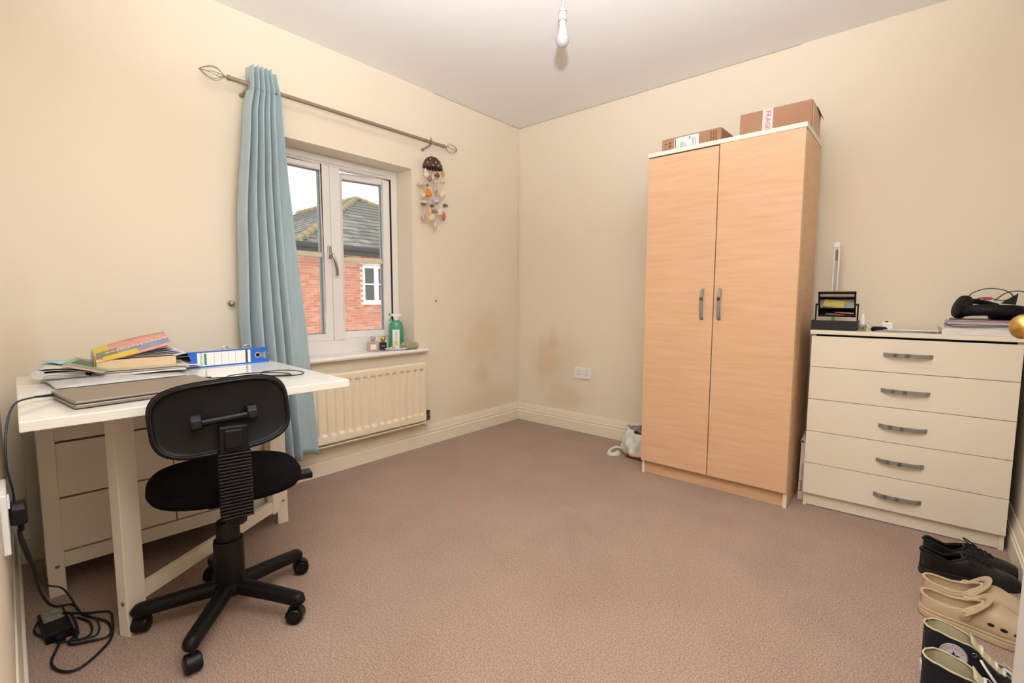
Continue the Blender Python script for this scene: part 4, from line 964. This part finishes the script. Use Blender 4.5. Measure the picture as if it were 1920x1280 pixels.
# ------------------------------------------------------------------ boxes on the wardrobe
card_m = mat('brown_cardboard', '#b58a6c', 0.85, var='#ad8264', vscale=6); card_d = mat('brown_cardboard_edge', '#99704f', 0.85)
WT = 1.8275
b1 = thing('cardboard_box', 'flat brown cardboard parcel with a white shipping label on the wardrobe', 'box', (1.402, -0.40, WT), rotz=math.radians(-1))
MB().box(0, 0.325, 0, 0.22, 0, 0.095).build('body', card_m, b1, bevel=0.002)
lb = MB().box(0.072, 0.208, -0.0008, 0, 0.004, 0.088).build('shipping_label', paper, b1)
ink = mat('black_ink', '#26231f', 0.8); ink2 = mat('grey_ink', '#83807c', 0.8)
MB().box(0.077, 0.081, -0.0012, -0.0008, 0.006, 0.086).build('black_bar', ink, lb)
for i, (x, z0_, z1_) in enumerate(((0.092, 0.01, 0.045), (0.106, 0.012, 0.06), (0.113, 0.012, 0.075), (0.120, 0.012, 0.06), (0.128, 0.012, 0.055), (0.137, 0.012, 0.05), (0.157, 0.010, 0.04), (0.172, 0.01, 0.075), (0.180, 0.01, 0.078), (0.188, 0.01, 0.07))):
    MB().box(x, x + 0.003, -0.0011, -0.0008, z0_, z1_).build('print_line', ink2, lb)
MB().box(0.155, 0.161, -0.0012, -0.0008, 0.07, 0.082).build('print_mark', ink, lb)
for k, (x, z0_, z1_) in enumerate(((0.040, 0.008, 0.020), (0.040, 0.026, 0.038), (0.040, 0.044, 0.056), (0.040, 0.062, 0.074), (0.016, 0.012, 0.016), (0.016, 0.034, 0.040), (0.016, 0.064, 0.070))):
    MB().box(x, x + 0.014, -0.0004, 0, z0_, z1_).build('printed_mark', mat('brown_ink', '#7d553c', 0.8), b1)
for x in (0.268, 0.282, 0.295): MB().box(x, x + 0.008, -0.0004, 0, 0.01, 0.085).build('printed_stripe', mat('brown_ink2', '#8b5f45', 0.8), b1)
b2 = thing('cardboard_box', 'taller brown cardboard box sealed with FRAGILE tape on the wardrobe', 'box', (1.815, -0.395, WT), rotz=math.radians(0.5))
MB().box(0, 0.318, 0, 0.235, 0, 0.135).build('body', card_m, b2, bevel=0.002)
MB().box(0.318, 0.3215, 0.02, 0.225, 0.0, 0.128).build('loose_flap', mat('pale_cardboard', '#d5b8a0', 0.85), b2)
MB().add([(0.3215, 0.10, 0.125), (0.335, 0.23, 0.10), (0.3215, 0.23, 0.125), (0.325, 0.10, 0.128)], [(0, 1, 2), (0, 3, 1)]).build('torn_flap', card_d, b2, solid=0.002)
tp = MB().box(0.105, 0.152, -0.0008, 0.0, 0.0, 0.136).box(0.105, 0.152, 0.0, 0.235, 0.1352, 0.136).build('tape', mat('lilac_white_tape', '#e0d3d4', 0.35), b2)
lettering('FRAGILE', 0.031, mat('red_print', '#d24a45', 0.6), tp, frame((0.129, -0.0012, 0.068), (0, 0, -1), (1, 0, 0)))

# ------------------------------------------------------------------ beside the wardrobe
bg = thing('carrier_bag', 'crumpled white plastic carrier bag on the carpet left of the wardrobe', 'bag', (1.245, -0.23, 0))
bag_m = mat('white_thin_plastic', '#e4e2d4', 0.35, var='#d3d2c2', vscale=14)
def bagpt(u, v):
    a = 2 * math.pi * u; z = 0.006 + 0.175 * v
    r_ = interp([(0, 0.085), (0.12, 0.115), (0.45, 0.118), (0.8, 0.10), (1, 0.085)], v)
    cr = 0.007 * math.sin(a * 7 + v * 6) + 0.005 * math.sin(a * 13 - v * 9) + 0.004 * noise.noise((math.cos(a) * 3, math.sin(a) * 3, v * 6))
    return ((r_ + cr) * math.cos(a) * 1.05, (r_ + cr) * math.sin(a) * 0.95, z + 0.02 * v * math.sin(a * 2 + 0.8))
MB().grid(bagpt, 72, 16).build('bag_body', bag_m, bg, smooth='all', solid=-0.001)
MB().grid(lambda u, v: ((0.075 * v + 0.004 * math.sin(u * 60)) * math.cos(2 * math.pi * u), (0.07 * v + 0.004 * math.sin(u * 50)) * math.sin(2 * math.pi * u), 0.175 + 0.022 * (1 - v) + 0.008 * math.sin(u * 44)), 60, 5).build('grey_contents', mat('striped_grey_film', '#a3a6a6', 0.5, var='#5f6062', vscale=30, vstretch=(4, 1, 0.3)), bg, smooth=True, solid=-0.001)
MB().box(-0.06, 0.05, -0.10, -0.06, 0.002, 0.022).build('red_packet', mat('dark_red_packet', '#7b2d28', 0.5), bg, bevel=0.003)
MB().tube(spline([(-0.11, -0.06, 0.04), (-0.135, -0.075, 0.05), (-0.165, -0.10, 0.035), (-0.165, -0.125, 0.012), (-0.135, -0.12, 0.006), (-0.11, -0.085, 0.02)], 6), 0.016, 8, flat=0.2).build('handle_loop', bag_m, bg, smooth=True)
fp = thing('flat_parcel', 'slim white packet with black lettering standing between wardrobe and chest', 'packet', (2.154, -0.33, 0), rotz=math.radians(1.0))
pk = mat('white_packet', '#e6dccd', 0.6, var='#dccfbd', vscale=8)
pv = [(0, 0, 0), (0.023, 0, 0), (0.023, 0.22, 0), (0, 0.22, 0), (0.004, 0.0, 0.30), (0.024, 0.0, 0.295), (0.024, 0.22, 0.30), (0.004, 0.22, 0.30)]
MB().add(pv, [(0, 3, 2, 1), (4, 5, 6, 7), (0, 1, 5, 4), (2, 3, 7, 6), (0, 4, 7, 3), (1, 2, 6, 5)]).build('packet_body', pk, fp, bevel=0.002)
MB().grid(lambda u, v: (0.0 + 0.026 * u, -0.004 + 0.15 * v, 0.302 + 0.012 * math.sin(math.pi * u * 1.3) + 0.035 * v), 6, 6).build('open_flap', mat('lilac_white_flap', '#d6cdc8', 0.6), fp, smooth=True, solid=-0.0015)
lettering('Bonsoft', 0.020, ink, fp, frame((0.0125, -0.0012, 0.075), (0.0, 0, 1), (-1, 0, 0)))
lettering('inspired by life', 0.0125, ink2, fp, frame((0.0145, -0.0012, 0.155), (0.0, 0, 1), (-1, 0, 0)))

# ------------------------------------------------------------------ things on the chest of drawers
CT = 0.8765
mk = thing('makeup_mirror', 'black makeup organiser tray with a tilting mirror, left end of the chest', 'mirror', (2.268, -0.378, CT), rotz=math.radians(1.6))
TW_, TD_ = 0.182, 0.150
tr = MB().box(-TW_ / 2, TW_ / 2, 0, 0.004, 0, 0.046).box(-TW_ / 2, TW_ / 2, TD_ - 0.004, TD_, 0, 0.040).box(-TW_ / 2, -TW_ / 2 + 0.004, 0.004, TD_ - 0.004, 0, 0.046).box(TW_ / 2 - 0.004, TW_ / 2, 0.004, TD_ - 0.004, 0, 0.046).box(-TW_ / 2 + 0.004, TW_ / 2 - 0.004, 0.004, TD_ - 0.004, 0, 0.006)
tr.box(-TW_ / 2 + 0.004, TW_ / 2 - 0.004, 0.064, 0.068, 0.006, 0.040)
tr.build('tray', mat('black_soft_plastic', '#141213', 0.6), mk)
MB().box(-TW_ / 2 + 0.005, TW_ / 2 - 0.005, 0.005, 0.063, 0.020, 0.024).build('pale_liner', mat('pale_liner', '#cfcfc0', 0.7), mk)
mirr = mat('mirror_silver', '#eeeeee', 0.02, 1.0)
MM = T(0, 0.098, 0.122) @ RX(math.radians(28))          # tilted down over the tray
fw_, fh_ = 0.152, 0.134
mf = MB().box(-fw_ / 2, fw_ / 2, -0.004, 0.006, fh_ / 2 - 0.010, fh_ / 2).box(-fw_ / 2, fw_ / 2, -0.004, 0.006, -fh_ / 2, -fh_ / 2 + 0.006).box(-fw_ / 2, -fw_ / 2 + 0.007, -0.004, 0.006, -fh_ / 2, fh_ / 2).box(fw_ / 2 - 0.007, fw_ / 2, -0.004, 0.006, -fh_ / 2, fh_ / 2)
mf.box(-fw_ / 2, fw_ / 2, 0.002, 0.006, -fh_ / 2, fh_ / 2)
mfo = mf.build('mirror_frame', black, mk, bevel=0.0015, M=MM)
MB().box(-fw_ / 2 + 0.007, fw_ / 2 - 0.007, 0.0, 0.0018, -fh_ / 2 + 0.006, fh_ / 2 - 0.010).build('mirror_glass', mirr, mfo)
for s in (-1, 1):
    MB().tube([(s * 0.085, 0.098, 0.02), (s * 0.085, 0.098, 0.125)], 0.0035, 8).cyl((s * 0.087, 0.098, 0.121), (s * 0.074, 0.098, 0.121), 0.005).build('mirror_arm', black, mk)
yb = thing('palette_box', 'yellow and white palette box in the makeup tray, seen in its mirror', 'box', (2.245, -0.343, CT + 0.0245), rotz=math.radians(10))
MB().box(-0.045, 0.045, -0.022, 0.022, 0, 0.008).build('case', paper2, yb, bevel=0.001)
MB().box(-0.041, 0.041, -0.019, 0.019, 0.008, 0.0088).build('lid_print', mat('yellow_print', '#e9d84b', 0.6), yb)
MB().tube([(0.013 * math.cos(t), 0.013 * math.sin(t), 0.009) for t in [2 * math.pi * i / 18 for i in range(18)]], 0.0012, 5, closed=True).build('lid_ring', paper, yb)
cop = mat('copper_brush', '#c98a68', 0.35, 0.4); pinkb = mat('pink_brush', '#d9b3a8', 0.5)
for i, (x, y, a, m_, c_) in enumerate(((2.23, -0.262, 4, cop, 'copper'), (2.28, -0.272, -3, pinkb, 'dusky pink'), (2.262, -0.288, 9, pinkb, 'pale pink'), (2.30, -0.296, 6, cop, 'slim copper'))):
    q = thing('makeup_brush', c_ + ' handled makeup brush lying in the black tray', 'brush', (x, y, CT + 0.0135 + 0.004 * (i % 2)), rotz=math.radians(a), group='brushes in the makeup tray')
    MB().tube([(-0.05, 0, 0), (-0.02, 0, 0), (0.03, 0, 0)], [0.003, 0.005, 0.004], 8).build('handle', m_, q, smooth=True)
    MB().tube([(0.03, 0, 0), (0.042, 0, 0), (0.052, 0, 0)], [0.0045, 0.006, 0.002], 8).build('bristles', mat('dark_bristles', '#2b2220', 0.9), q, smooth=True)

lm = thing('desk_lamp', 'slim white folding desk lamp standing behind the makeup mirror', 'lamp', (2.232, -0.105, CT))
MB().lathe([(0.05, 0), (0.05, 0.012), (0.046, 0.015), (0.002, 0.016)], 26).build('base', white, lm, smooth=True)
MB().box(-0.014, -0.007, -0.008, 0.006, 0.014, 0.418).box(0.007, 0.014, -0.008, 0.006, 0.014, 0.418).build('arm', white, lm, bevel=0.002)
MB().box(-0.007, 0.007, -0.003, 0.004, 0.014, 0.40).build('light_bar', mat('grey_diffuser', '#b8b0a6', 0.4), lm)
MB().box(-0.0045, 0.0045, -0.005, -0.002, 0.345, 0.40).build('hinge_slot', mat('brown_grey_slot', '#7b6f66', 0.5), lm)
MB().cyl((0, -0.011, 0.425), (0, 0.009, 0.425), 0.015, n=20).build('hinge', white, lm, bevel=0.002)

npb = thing('nail_varnish', 'tiny clear bottle with a white cap right of the makeup tray', 'bottle', (2.379, -0.360, CT))
MB().lathe([(0.012, 0), (0.0135, 0.003), (0.0135, 0.026), (0.008, 0.032)], 18).build('body', mat('pale_green_glass', '#c3c79c', 0.1, trans=0.5), npb, smooth=True)
MB().lathe([(0.0085, 0.03), (0.009, 0.032), (0.0085, 0.078), (0.002, 0.08)], 16).build('cap', white, npb, smooth=True)
MB().box(-0.006, 0.006, -0.0140, -0.0132, 0.006, 0.022).build('label', mat('dark_label', '#4a4a42', 0.6), npb)
pk_ = thing('compact_puck', 'round black compact on the chest beside the tiny bottle', 'compact', (2.437, -0.315, CT))
MB().lathe([(0.026, 0), (0.031, 0.005), (0.031, 0.014), (0.024, 0.021), (0.002, 0.023)], 24).build('case', black, pk_, smooth=True)
wpc = thing('white_charger', 'white plug charger with cable behind the black compact', 'charger', (2.462, -0.215, CT))
MB().box(-0.022, 0.022, -0.018, 0.018, 0, 0.038).build('body', white, wpc, bevel=0.005)
MB().tube(spline([(-0.02, -0.01, 0.012), (-0.055, -0.02, 0.03), (-0.085, -0.03, 0.048), (-0.06, -0.06, 0.01), (-0.02, -0.075, 0.003)], 6), 0.0025, 6).build('cable', white, wpc, smooth=True)
MB().box(-0.008, 0.002, -0.002, 0.003, 0.038, 0.044).build('pin', gapdark, wpc)
lps = thing('paper_pile', 'few loose white sheets near the front of the chest top', 'papers', (2.515, -0.295, CT), rotz=math.radians(8))
for i, (a, w, d) in enumerate(((0, 0.20, 0.10), (5, 0.21, 0.11), (-6, 0.19, 0.10), (3, 0.20, 0.11))):
    MB().grid(lambda u, v, i=i: ((v - 0.5) * w + 0.01 * i, (u - 0.5) * d, 0.0008 + 0.0028 * i + 0.006 * max(0, v - 0.6) ** 2 * i), 3, 8, RZ(math.radians(a))).build('sheet', paper if i != 2 else mat('lavender_paper', '#c9cbd9', 0.8), lps, smooth=True, solid=-0.0012)

# stack of magazines and papers at the right end
zst = CT
MG = [('white_pad', 'thick white paper pad at the bottom of the magazine stack', 'pad', 0.027, 0.262, 0.21, 2.778, -0.235, 3, '#ebe6dc', '#efeae2'),
      ('magazine', 'thin grey-edged magazine second from the bottom of the stack', 'magazine', 0.007, 0.24, 0.20, 2.785, -0.22, 0, '#c9c6c2', '#dad7d2'),
      ('magazine', 'dark magazine in the middle of the stack', 'magazine', 0.008, 0.235, 0.20, 2.79, -0.225, 5, '#3d3637', '#8b8584'),
      ('magazine', 'lavender and pink edged magazine near the top of the stack', 'magazine', 0.012, 0.235, 0.205, 2.785, -0.228, 1, '#b49aa8', '#a9a4b8'),
      ('magazine', 'dark red covered magazine right under the headphones', 'magazine', 0.008, 0.225, 0.20, 2.79, -0.225, -3, '#4b2226', '#9c6670')]
for nm, lbl, cat_, h_, w, d, x, y, a, cc_, ec in MG:
    q = thing(nm, lbl, cat_, (x, y, zst), rotz=math.radians(a))
    MB().box(-w / 2, w / 2, -d / 2, d / 2, 0.0012, h_ - 0.0012).build('pages', mat(nm + ec, ec, 0.85, var='#cfc9c6', vscale=90, vstretch=(0.2, 0.2, 8)), q)
    MB().box(-w / 2 - 0.002, w / 2, -d / 2 - 0.002, d / 2, h_ - 0.0012, h_).box(-w / 2 - 0.002, w / 2, -d / 2 - 0.002, d / 2, 0, 0.0012).build('cover', mat(nm + cc_, cc_, 0.45), q)
    zst += h_ + 0.0003
hp = thing('headphones', 'black over-ear headphones with tangled cable on the magazine stack', 'headphones', (2.775, -0.255, zst))
hp.scale = (1.18, 1.18, 1.12)
hp_k = mat('black_leatherette', '#090808', 0.55, bump=0.2, bscale=300, spec=0.25)
CM1 = T(-0.055, 0.0, 0.046) @ RZ(math.radians(20)) @ RY(math.radians(-75))
cup = [(0.018, -0.012), (0.034, -0.016), (0.044, -0.010), (0.046, 0.0), (0.042, 0.010), (0.030, 0.014), (0.004, 0.016)]
MB().lathe(cup, 28, M=CM1).build('ear_cup', hp_k, hp, smooth=True)
CM2 = T(0.062, 0.03, 0.022) @ RZ(math.radians(-15)) @ RX(math.radians(12))
MB().lathe([(0.03, -0.021), (0.044, -0.016), (0.046, -0.004), (0.044, 0.008), (0.03, 0.014), (0.004, 0.016)], 28, M=CM2).build('ear_cup', hp_k, hp, smooth=True)
MB().tube(spline([(-0.045, -0.02, 0.03), (-0.03, -0.045, 0.034), (0.02, -0.055, 0.036), (0.075, -0.045, 0.034), (0.10, -0.01, 0.03), (0.09, 0.03, 0.03)], 7), 0.016, 10, flat=1.3).build('headband', hp_k, hp, smooth=True)
MB().tube(spline([(-0.06, 0.0, 0.07), (-0.01, 0.02, 0.066), (0.04, 0.03, 0.05)], 6), 0.010, 8).build('yoke', hp_k, hp, smooth=True)
MB().tube(spline([(-0.038, 0.0, 0.075), (-0.03, 0.01, 0.098), (0.01, 0.02, 0.116), (0.055, 0.02, 0.108), (0.075, 0.02, 0.085), (0.05, 0.03, 0.07), (0.01, 0.02, 0.082), (-0.02, 0.01, 0.075)], 8), 0.0018, 6).build('cable', mat('black_red_cable', '#2a1416', 0.5), hp, smooth=True)
MB().tube(spline([(0.03, 0.02, 0.07), (0.06, 0.03, 0.10), (0.095, 0.03, 0.105), (0.12, 0.01, 0.085), (0.11, 0.0, 0.05), (0.06, -0.06, 0.04), (-0.02, -0.06, 0.045), (-0.07, -0.03, 0.06)], 8), 0.0018, 6).build('cable', cable_m, hp, smooth=True)
MB().box(0.0, 0.022, 0.005, 0.018, 0.072, 0.084).build('inline_remote', mat('red_remote', '#b2464a', 0.5), hp, bevel=0.002)
MB().add([(0.045, 0.02, 0.06), (0.088, 0.02, 0.098), (0.075, 0.02, 0.062), (0.06, 0.045, 0.06), (0.082, 0.0, 0.055)], [(0, 1, 2), (0, 3, 1), (3, 2, 1), (0, 2, 4), (0, 4, 1), (4, 2, 1)]).build('strap_end', hp_k, hp)

# ------------------------------------------------------------------ shoes along the right wall
def shoe_grid(L, wt, rw, rh, zs, e1=0.9, e2=1.0, nt=44, na=10):
    mb = MB()
    for s in (-1, 1):
        def f(u, v, s=s):
            t = u; w, r_, h_ = interp(wt, t), interp(rw, t), interp(rh, t)
            a = v * math.pi / 2
            return (t * L, s * (r_ + (w - r_) * max(0.0, math.cos(a)) ** e1), zs + (h_ - zs) * math.sin(a) ** e2)
        mb.grid(f, nt, na)
    return mb
def outline(L, wt, k=1.0, n=40, pad_=0.0):
    a = [(L * (i / n) * (1 + 2 * pad_) - L * pad_, -interp(wt, i / n) * k - (pad_ * L if 0 < i < n else 0)) for i in range(n + 1)]
    return a + [(x, -y) for x, y in a[::-1][1:-1]]
TRW = [(0, 0.004), (0.02, 0.020), (0.08, 0.031), (0.25, 0.036), (0.5, 0.041), (0.75, 0.047), (0.88, 0.041), (0.96, 0.026), (1, 0.004)]
def trainer(label, x, y, a):
    q = thing('trainer', label, 'shoe', (x, y, 0.001), rotz=math.radians(a), group='black trainers')
    L = 0.285
    lea = mat('black_leather', '#121112', 0.38, bump=0.1, bscale=120)
    RWt = [(0, 0.002), (0.02, 0.014), (0.1, 0.026), (0.25, 0.029), (0.38, 0.022), (0.46, 0.008), (0.5, 0.0), (1, 0)]
    RHt = [(0, 0.088), (0.06, 0.090), (0.15, 0.078), (0.26, 0.066), (0.38, 0.078), (0.48, 0.090), (0.6, 0.076), (0.72, 0.060), (0.86, 0.049), (0.95, 0.040), (1, 0.026)]
    shoe_grid(L, TRW, RWt, RHt, 0.022, 0.75, 0.9).build('upper', lea, q, smooth='all', solid=0.004)
    MB().prism(outline(L, TRW, 1.0, 40, 0.012), 0.0, 0.012).prism(outline(L, TRW, 1.0, 40, 0.008), 0.012, 0.026).build('sole', mat('black_rubber_sole', '#191818', 0.6), q, bevel=0.002)
    MB().prism(outline(L, TRW, 0.85, 30), 0.026, 0.028).build('insole', gapdark, q)
    rimp = [(t * L, s * interp(RWt, t), interp(RHt, t)) for s, ts in ((-1, [i / 40 for i in range(0, 20)]), (1, [i / 40 for i in range(19, -1, -1)])) for t in ts]
    MB().tube(rimp, 0.0055, 8, closed=True).build('collar', mat('black_mesh', '#0d0c0c', 0.95), q, smooth=True)
    MB().grid(lambda u, v: (L * (0.40 + 0.18 * u), 0.019 * (v * 2 - 1), 0.094 - 0.020 * u - 0.010 * (v * 2 - 1) ** 2), 6, 6).build('tongue', lea, q, smooth=True, solid=0.004)
    for k in range(5):
        t = 0.50 + 0.048 * k; h_ = interp(RHt, t)
        MB().tube([(L * t, -0.024, h_ - 0.012), (L * (t + 0.01), -0.010, h_ + 0.003), (L * (t + 0.012), 0.010, h_ + 0.003), (L * t, 0.024, h_ - 0.012)], 0.0028, 6).build('lace', mat('black_lace', '#0b0b0b', 0.9), q, smooth=True)
    MB().tube(spline([(L * 0.47, 0.004, 0.094), (L * 0.45, 0.03, 0.104), (L * 0.52, 0.05, 0.09), (L * 0.60, 0.035, 0.075), (L * 0.50, 0.0, 0.094), (L * 0.44, -0.02, 0.100), (L * 0.50, -0.045, 0.07)], 6), 0.0022, 6).build('lace_bow', mat('black_lace', '#0b0b0b', 0.9), q, smooth=True)
    return q
trainer('black leather trainer nearer the clogs', 2.634, -0.775, 18)
trainer('black leather trainer nearest the chest of drawers', 2.642, -0.665, 16)

CLW = [(0, 0.006), (0.02, 0.026), (0.08, 0.040), (0.25, 0.046), (0.45, 0.047), (0.7, 0.056), (0.86, 0.050), (0.95, 0.033), (1, 0.006)]
def clog(label, x, y, a):
    q = thing('clog', label, 'shoe', (x, y, 0.001), rotz=math.radians(a), group='beige foam clogs')
    L = 0.275; foam = mat('beige_foam', '#cbb492', 0.55, var='#c4ac8a', vscale=12)
    RWt = [(0, 0.002), (0.02, 0.020), (0.08, 0.033), (0.25, 0.040), (0.38, 0.037), (0.46, 0.026), (0.52, 0.010), (0.545, 0.0), (1, 0)]
    RHt = [(0, 0.066), (0.1, 0.062), (0.25, 0.056), (0.38, 0.064), (0.46, 0.080), (0.54, 0.094), (0.65, 0.094), (0.78, 0.080), (0.9, 0.060), (1, 0.034)]
    shoe_grid(L, CLW, RWt, RHt, 0.024, 0.65, 0.8).build('upper', foam, q, smooth='all', solid=0.005)
    MB().prism(outline(L, CLW, 1.0, 40, 0.016), 0.0, 0.020).prism(outline(L, CLW, 1.0, 40, 0.010), 0.020, 0.030).build('sole', foam, q, bevel=0.004)
    MB().prism(outline(L, CLW, 0.86, 30), 0.030, 0.032).build('footbed', foam, q)
    rimp = [(t * L, s * interp(RWt, t), interp(RHt, t)) for s, ts in ((-1, [i / 40 for i in range(0, 22)]), (1, [i / 40 for i in range(21, -1, -1)])) for t in ts]
    MB().tube(rimp, 0.0042, 8, closed=True).build('rim', foam, q, smooth=True)
    st = spline([(L * 0.40, -0.050, 0.058), (L * 0.47, -0.050, 0.078), (L * 0.545, -0.036, 0.100), (L * 0.575, 0.0, 0.109), (L * 0.545, 0.036, 0.100), (L * 0.47, 0.050, 0.078), (L * 0.40, 0.050, 0.058)], 7)
    MB().tube(st, 0.013, 10, flat=0.28).build('heel_strap', foam, q, smooth=True)
    for s in (-1, 1):
        MB().cyl((L * 0.395, s * 0.044, 0.056), (L * 0.395, s * 0.056, 0.056), 0.014, n=18).cyl((L * 0.395, s * 0.055, 0.056), (L * 0.395, s * 0.058, 0.056), 0.007, n=14).build('rivet', foam, q, bevel=0.002)
        for t in (0.60, 0.70, 0.80):
            w, h_ = interp(CLW, t), interp(RHt, t); a_ = 0.36
            MB().ball((L * t, s * (w * math.cos(a_) ** 0.65), 0.024 + (h_ - 0.024) * math.sin(a_) ** 0.8), (0.0085, 0.0028, 0.0052)).build('vent_hole', mat('dark_vent', '#1f1913', 0.9), q, smooth=True)
    return q
clog('beige foam clog nearer the high-top trainers', 2.637, -1.062, -6)
clog('beige foam clog nearer the black trainers', 2.642, -0.945, -3)

HTW = [(0, 0.006), (0.02, 0.022), (0.08, 0.032), (0.25, 0.034), (0.5, 0.038), (0.75, 0.046), (0.88, 0.041), (0.96, 0.026), (1, 0.005)]
def hightop(label, x, y, a, sag=0.0, rx=0.0):
    q = thing('high_top_trainer', label, 'shoe', (x, y, 0.001), group='black canvas high-tops', rot=(rx, 0, math.radians(a)))
    L = 0.262; can = mat('black_canvas', '#101218', 0.85, bump=0.3, bscale=900); lin_ = mat('cream_canvas_lining', '#cfc49f', 0.85); rub = mat('white_rubber', '#e6e0d4', 0.5)
    RWt = [(0, 0.003), (0.02, 0.018), (0.08, 0.030), (0.2, 0.034), (0.3, 0.031), (0.37, 0.024), (0.43, 0.014), (0.55, 0.011), (0.66, 0.008), (0.72, 0.0), (1, 0)]
    RHt = [(0, 0.138 - sag), (0.1, 0.140 - sag), (0.22, 0.134 - sag), (0.33, 0.128 - sag), (0.40, 0.116 - sag), (0.48, 0.090), (0.58, 0.072), (0.7, 0.058), (0.85, 0.048), (0.95, 0.040), (1, 0.028)]
    shoe_grid(L, HTW, RWt, RHt, 0.030, 0.45, 0.75).build('upper', can, q, smooth='all', solid=0.0025)
    inner = shoe_grid(L, [(t, w * 0.9) for t, w in HTW], [(t, max(0, w - 0.003)) for t, w in RWt], [(t, h_ - 0.001) for t, h_ in RHt], 0.030, 0.45, 0.75, nt=44)
    inner.v = [(0.0035 + x_ * 0.965, y_, z_) for x_, y_, z_ in inner.v]
    inner.build('lining', lin_, q, smooth='all')
    rimp = [(t * L, s * interp(RWt, t), interp(RHt, t)) for s, ts in ((-1, [i / 50 for i in range(0, 20)]), (1, [i / 50 for i in range(19, -1, -1)])) for t in ts]
    MB().tube(rimp, 0.0022, 8, closed=True).build('rim_binding', lin_, q, smooth=True)
    MB().prism(outline(L, HTW, 1.0, 40, 0.012), 0.0, 0.030).build('sole', rub, q, bevel=0.003)
    MB().prism(outline(L, HTW, 0.8, 30), 0.030, 0.032).build('insole', mat('dark_insole', '#241f1a', 0.9), q)
    tcap = MB()
    def cap(u, v):
        t = 0.80 + 0.205 * u; w, h_ = interp(HTW, min(1, t)) + 0.002, interp(RHt, min(t, 1)) + 0.002
        a_ = math.pi * v
        return (L * t, -w * math.cos(a_) * (1 if abs(math.cos(a_)) > 0 else 0), 0.028 + (h_ - 0.028) * math.sin(a_) ** 0.75)
    tcap.grid(cap, 8, 18); tcap.build('toe_cap', rub, q, smooth='all')
    MB().grid(lambda u, v: (L * (0.36 + 0.30 * u), 0.024 * (v * 2 - 1) * (1 - 0.35 * u), 0.142 - sag - (0.082 - sag) * u ** 0.8 - 0.008 * (v * 2 - 1) ** 2), 10, 8).build('tongue', lin_, q, smooth=True, solid=0.003)
    lace = mat('cream_lace', '#e4ded2', 0.85)
    for k, t in enumerate((0.375, 0.42, 0.47, 0.53, 0.59, 0.65)):
        for s in (-1, 1):
            yy, zz = interp(RWt, t) + 0.007, interp(RHt, t) - 0.012
            MB().tube([(L * t + 0.0045 * math.cos(c), s * (yy + 0.003), zz + 0.0045 * math.sin(c)) for c in [2 * math.pi * i / 12 for i in range(12)]], 0.0014, 6, closed=True).build('eyelet', chrome, q, smooth=True)
        if k >= 1:
            yy, zz = interp(RWt, t) + 0.006, interp(RHt, t) - 0.008
            MB().tube(spline([(L * t, -yy - 0.004, zz - 0.004), (L * t + 0.004, -yy * 0.5, zz + 0.012), (L * t + 0.004, yy * 0.5, zz + 0.012), (L * t, yy + 0.004, zz - 0.004)], 4), 0.0036, 8, flat=0.5).build('lace', lace, q, smooth=True)
    for s in (-1, 1):
        MB().tube(spline([(L * 0.42, s * 0.028, interp(RHt, 0.42) - 0.010), (L * 0.47, s * 0.046, 0.085), (L * 0.56, s * 0.056, 0.06), (L * 0.66, s * 0.040, 0.064), (L * 0.70, s * 0.014, 0.070), (L * 0.60, s * 0.012, 0.088)], 6), 0.0036, 8, flat=0.5).build('lace_end', lace, q, smooth=True)
    return q, L
ht1, HL = hightop('black canvas high-top with the round star badge, nearer the clogs', 2.640, -1.398, 2)
hightop('black canvas high-top nearest the open door', 2.638, -1.522, 0, sag=0.012, rx=math.radians(3))
# round ankle badge on the side that faces the room
_bo = frame((HL * 0.225, -0.0385, 0.092), (1, 0.0, 0.0), (0, 0.06, 1))
bdo = MB().lathe([(0.028, -0.003), (0.028, 0.0015), (0.002, 0.0016)], 32, M=_bo).build('badge', mat('badge_white', '#dedad6', 0.7), ht1)
navy = mat('badge_navy', '#1d2a66', 0.7)
star_p = [((0.0145 if i % 2 == 0 else 0.0058) * math.cos(math.pi / 2 + i * math.pi / 5), (0.0145 if i % 2 == 0 else 0.0058) * math.sin(math.pi / 2 + i * math.pi / 5) - 0.002) for i in range(10)]
MB().prism(star_p, 0.0016, 0.0022, _bo).build('star', navy, bdo)
badge_red = mat('badge_red', '#c9625c', 0.7)
for i, chh in enumerate('CONVERSE'):
    an = math.radians(150 - i * 120 / 7)
    lettering(chh, 0.0092, badge_red, bdo, _bo @ T(0.0205 * math.cos(an), 0.0205 * math.sin(an) - 0.001, 0.0019) @ RZ(an - math.pi / 2))
MB().tube([tuple(_bo @ Vector((0.0268 * math.cos(c), 0.0268 * math.sin(c), 0.0016))) for c in [2 * math.pi * i / 28 for i in range(28)]], 0.0006, 5, closed=True).build('badge_border', navy, bdo)
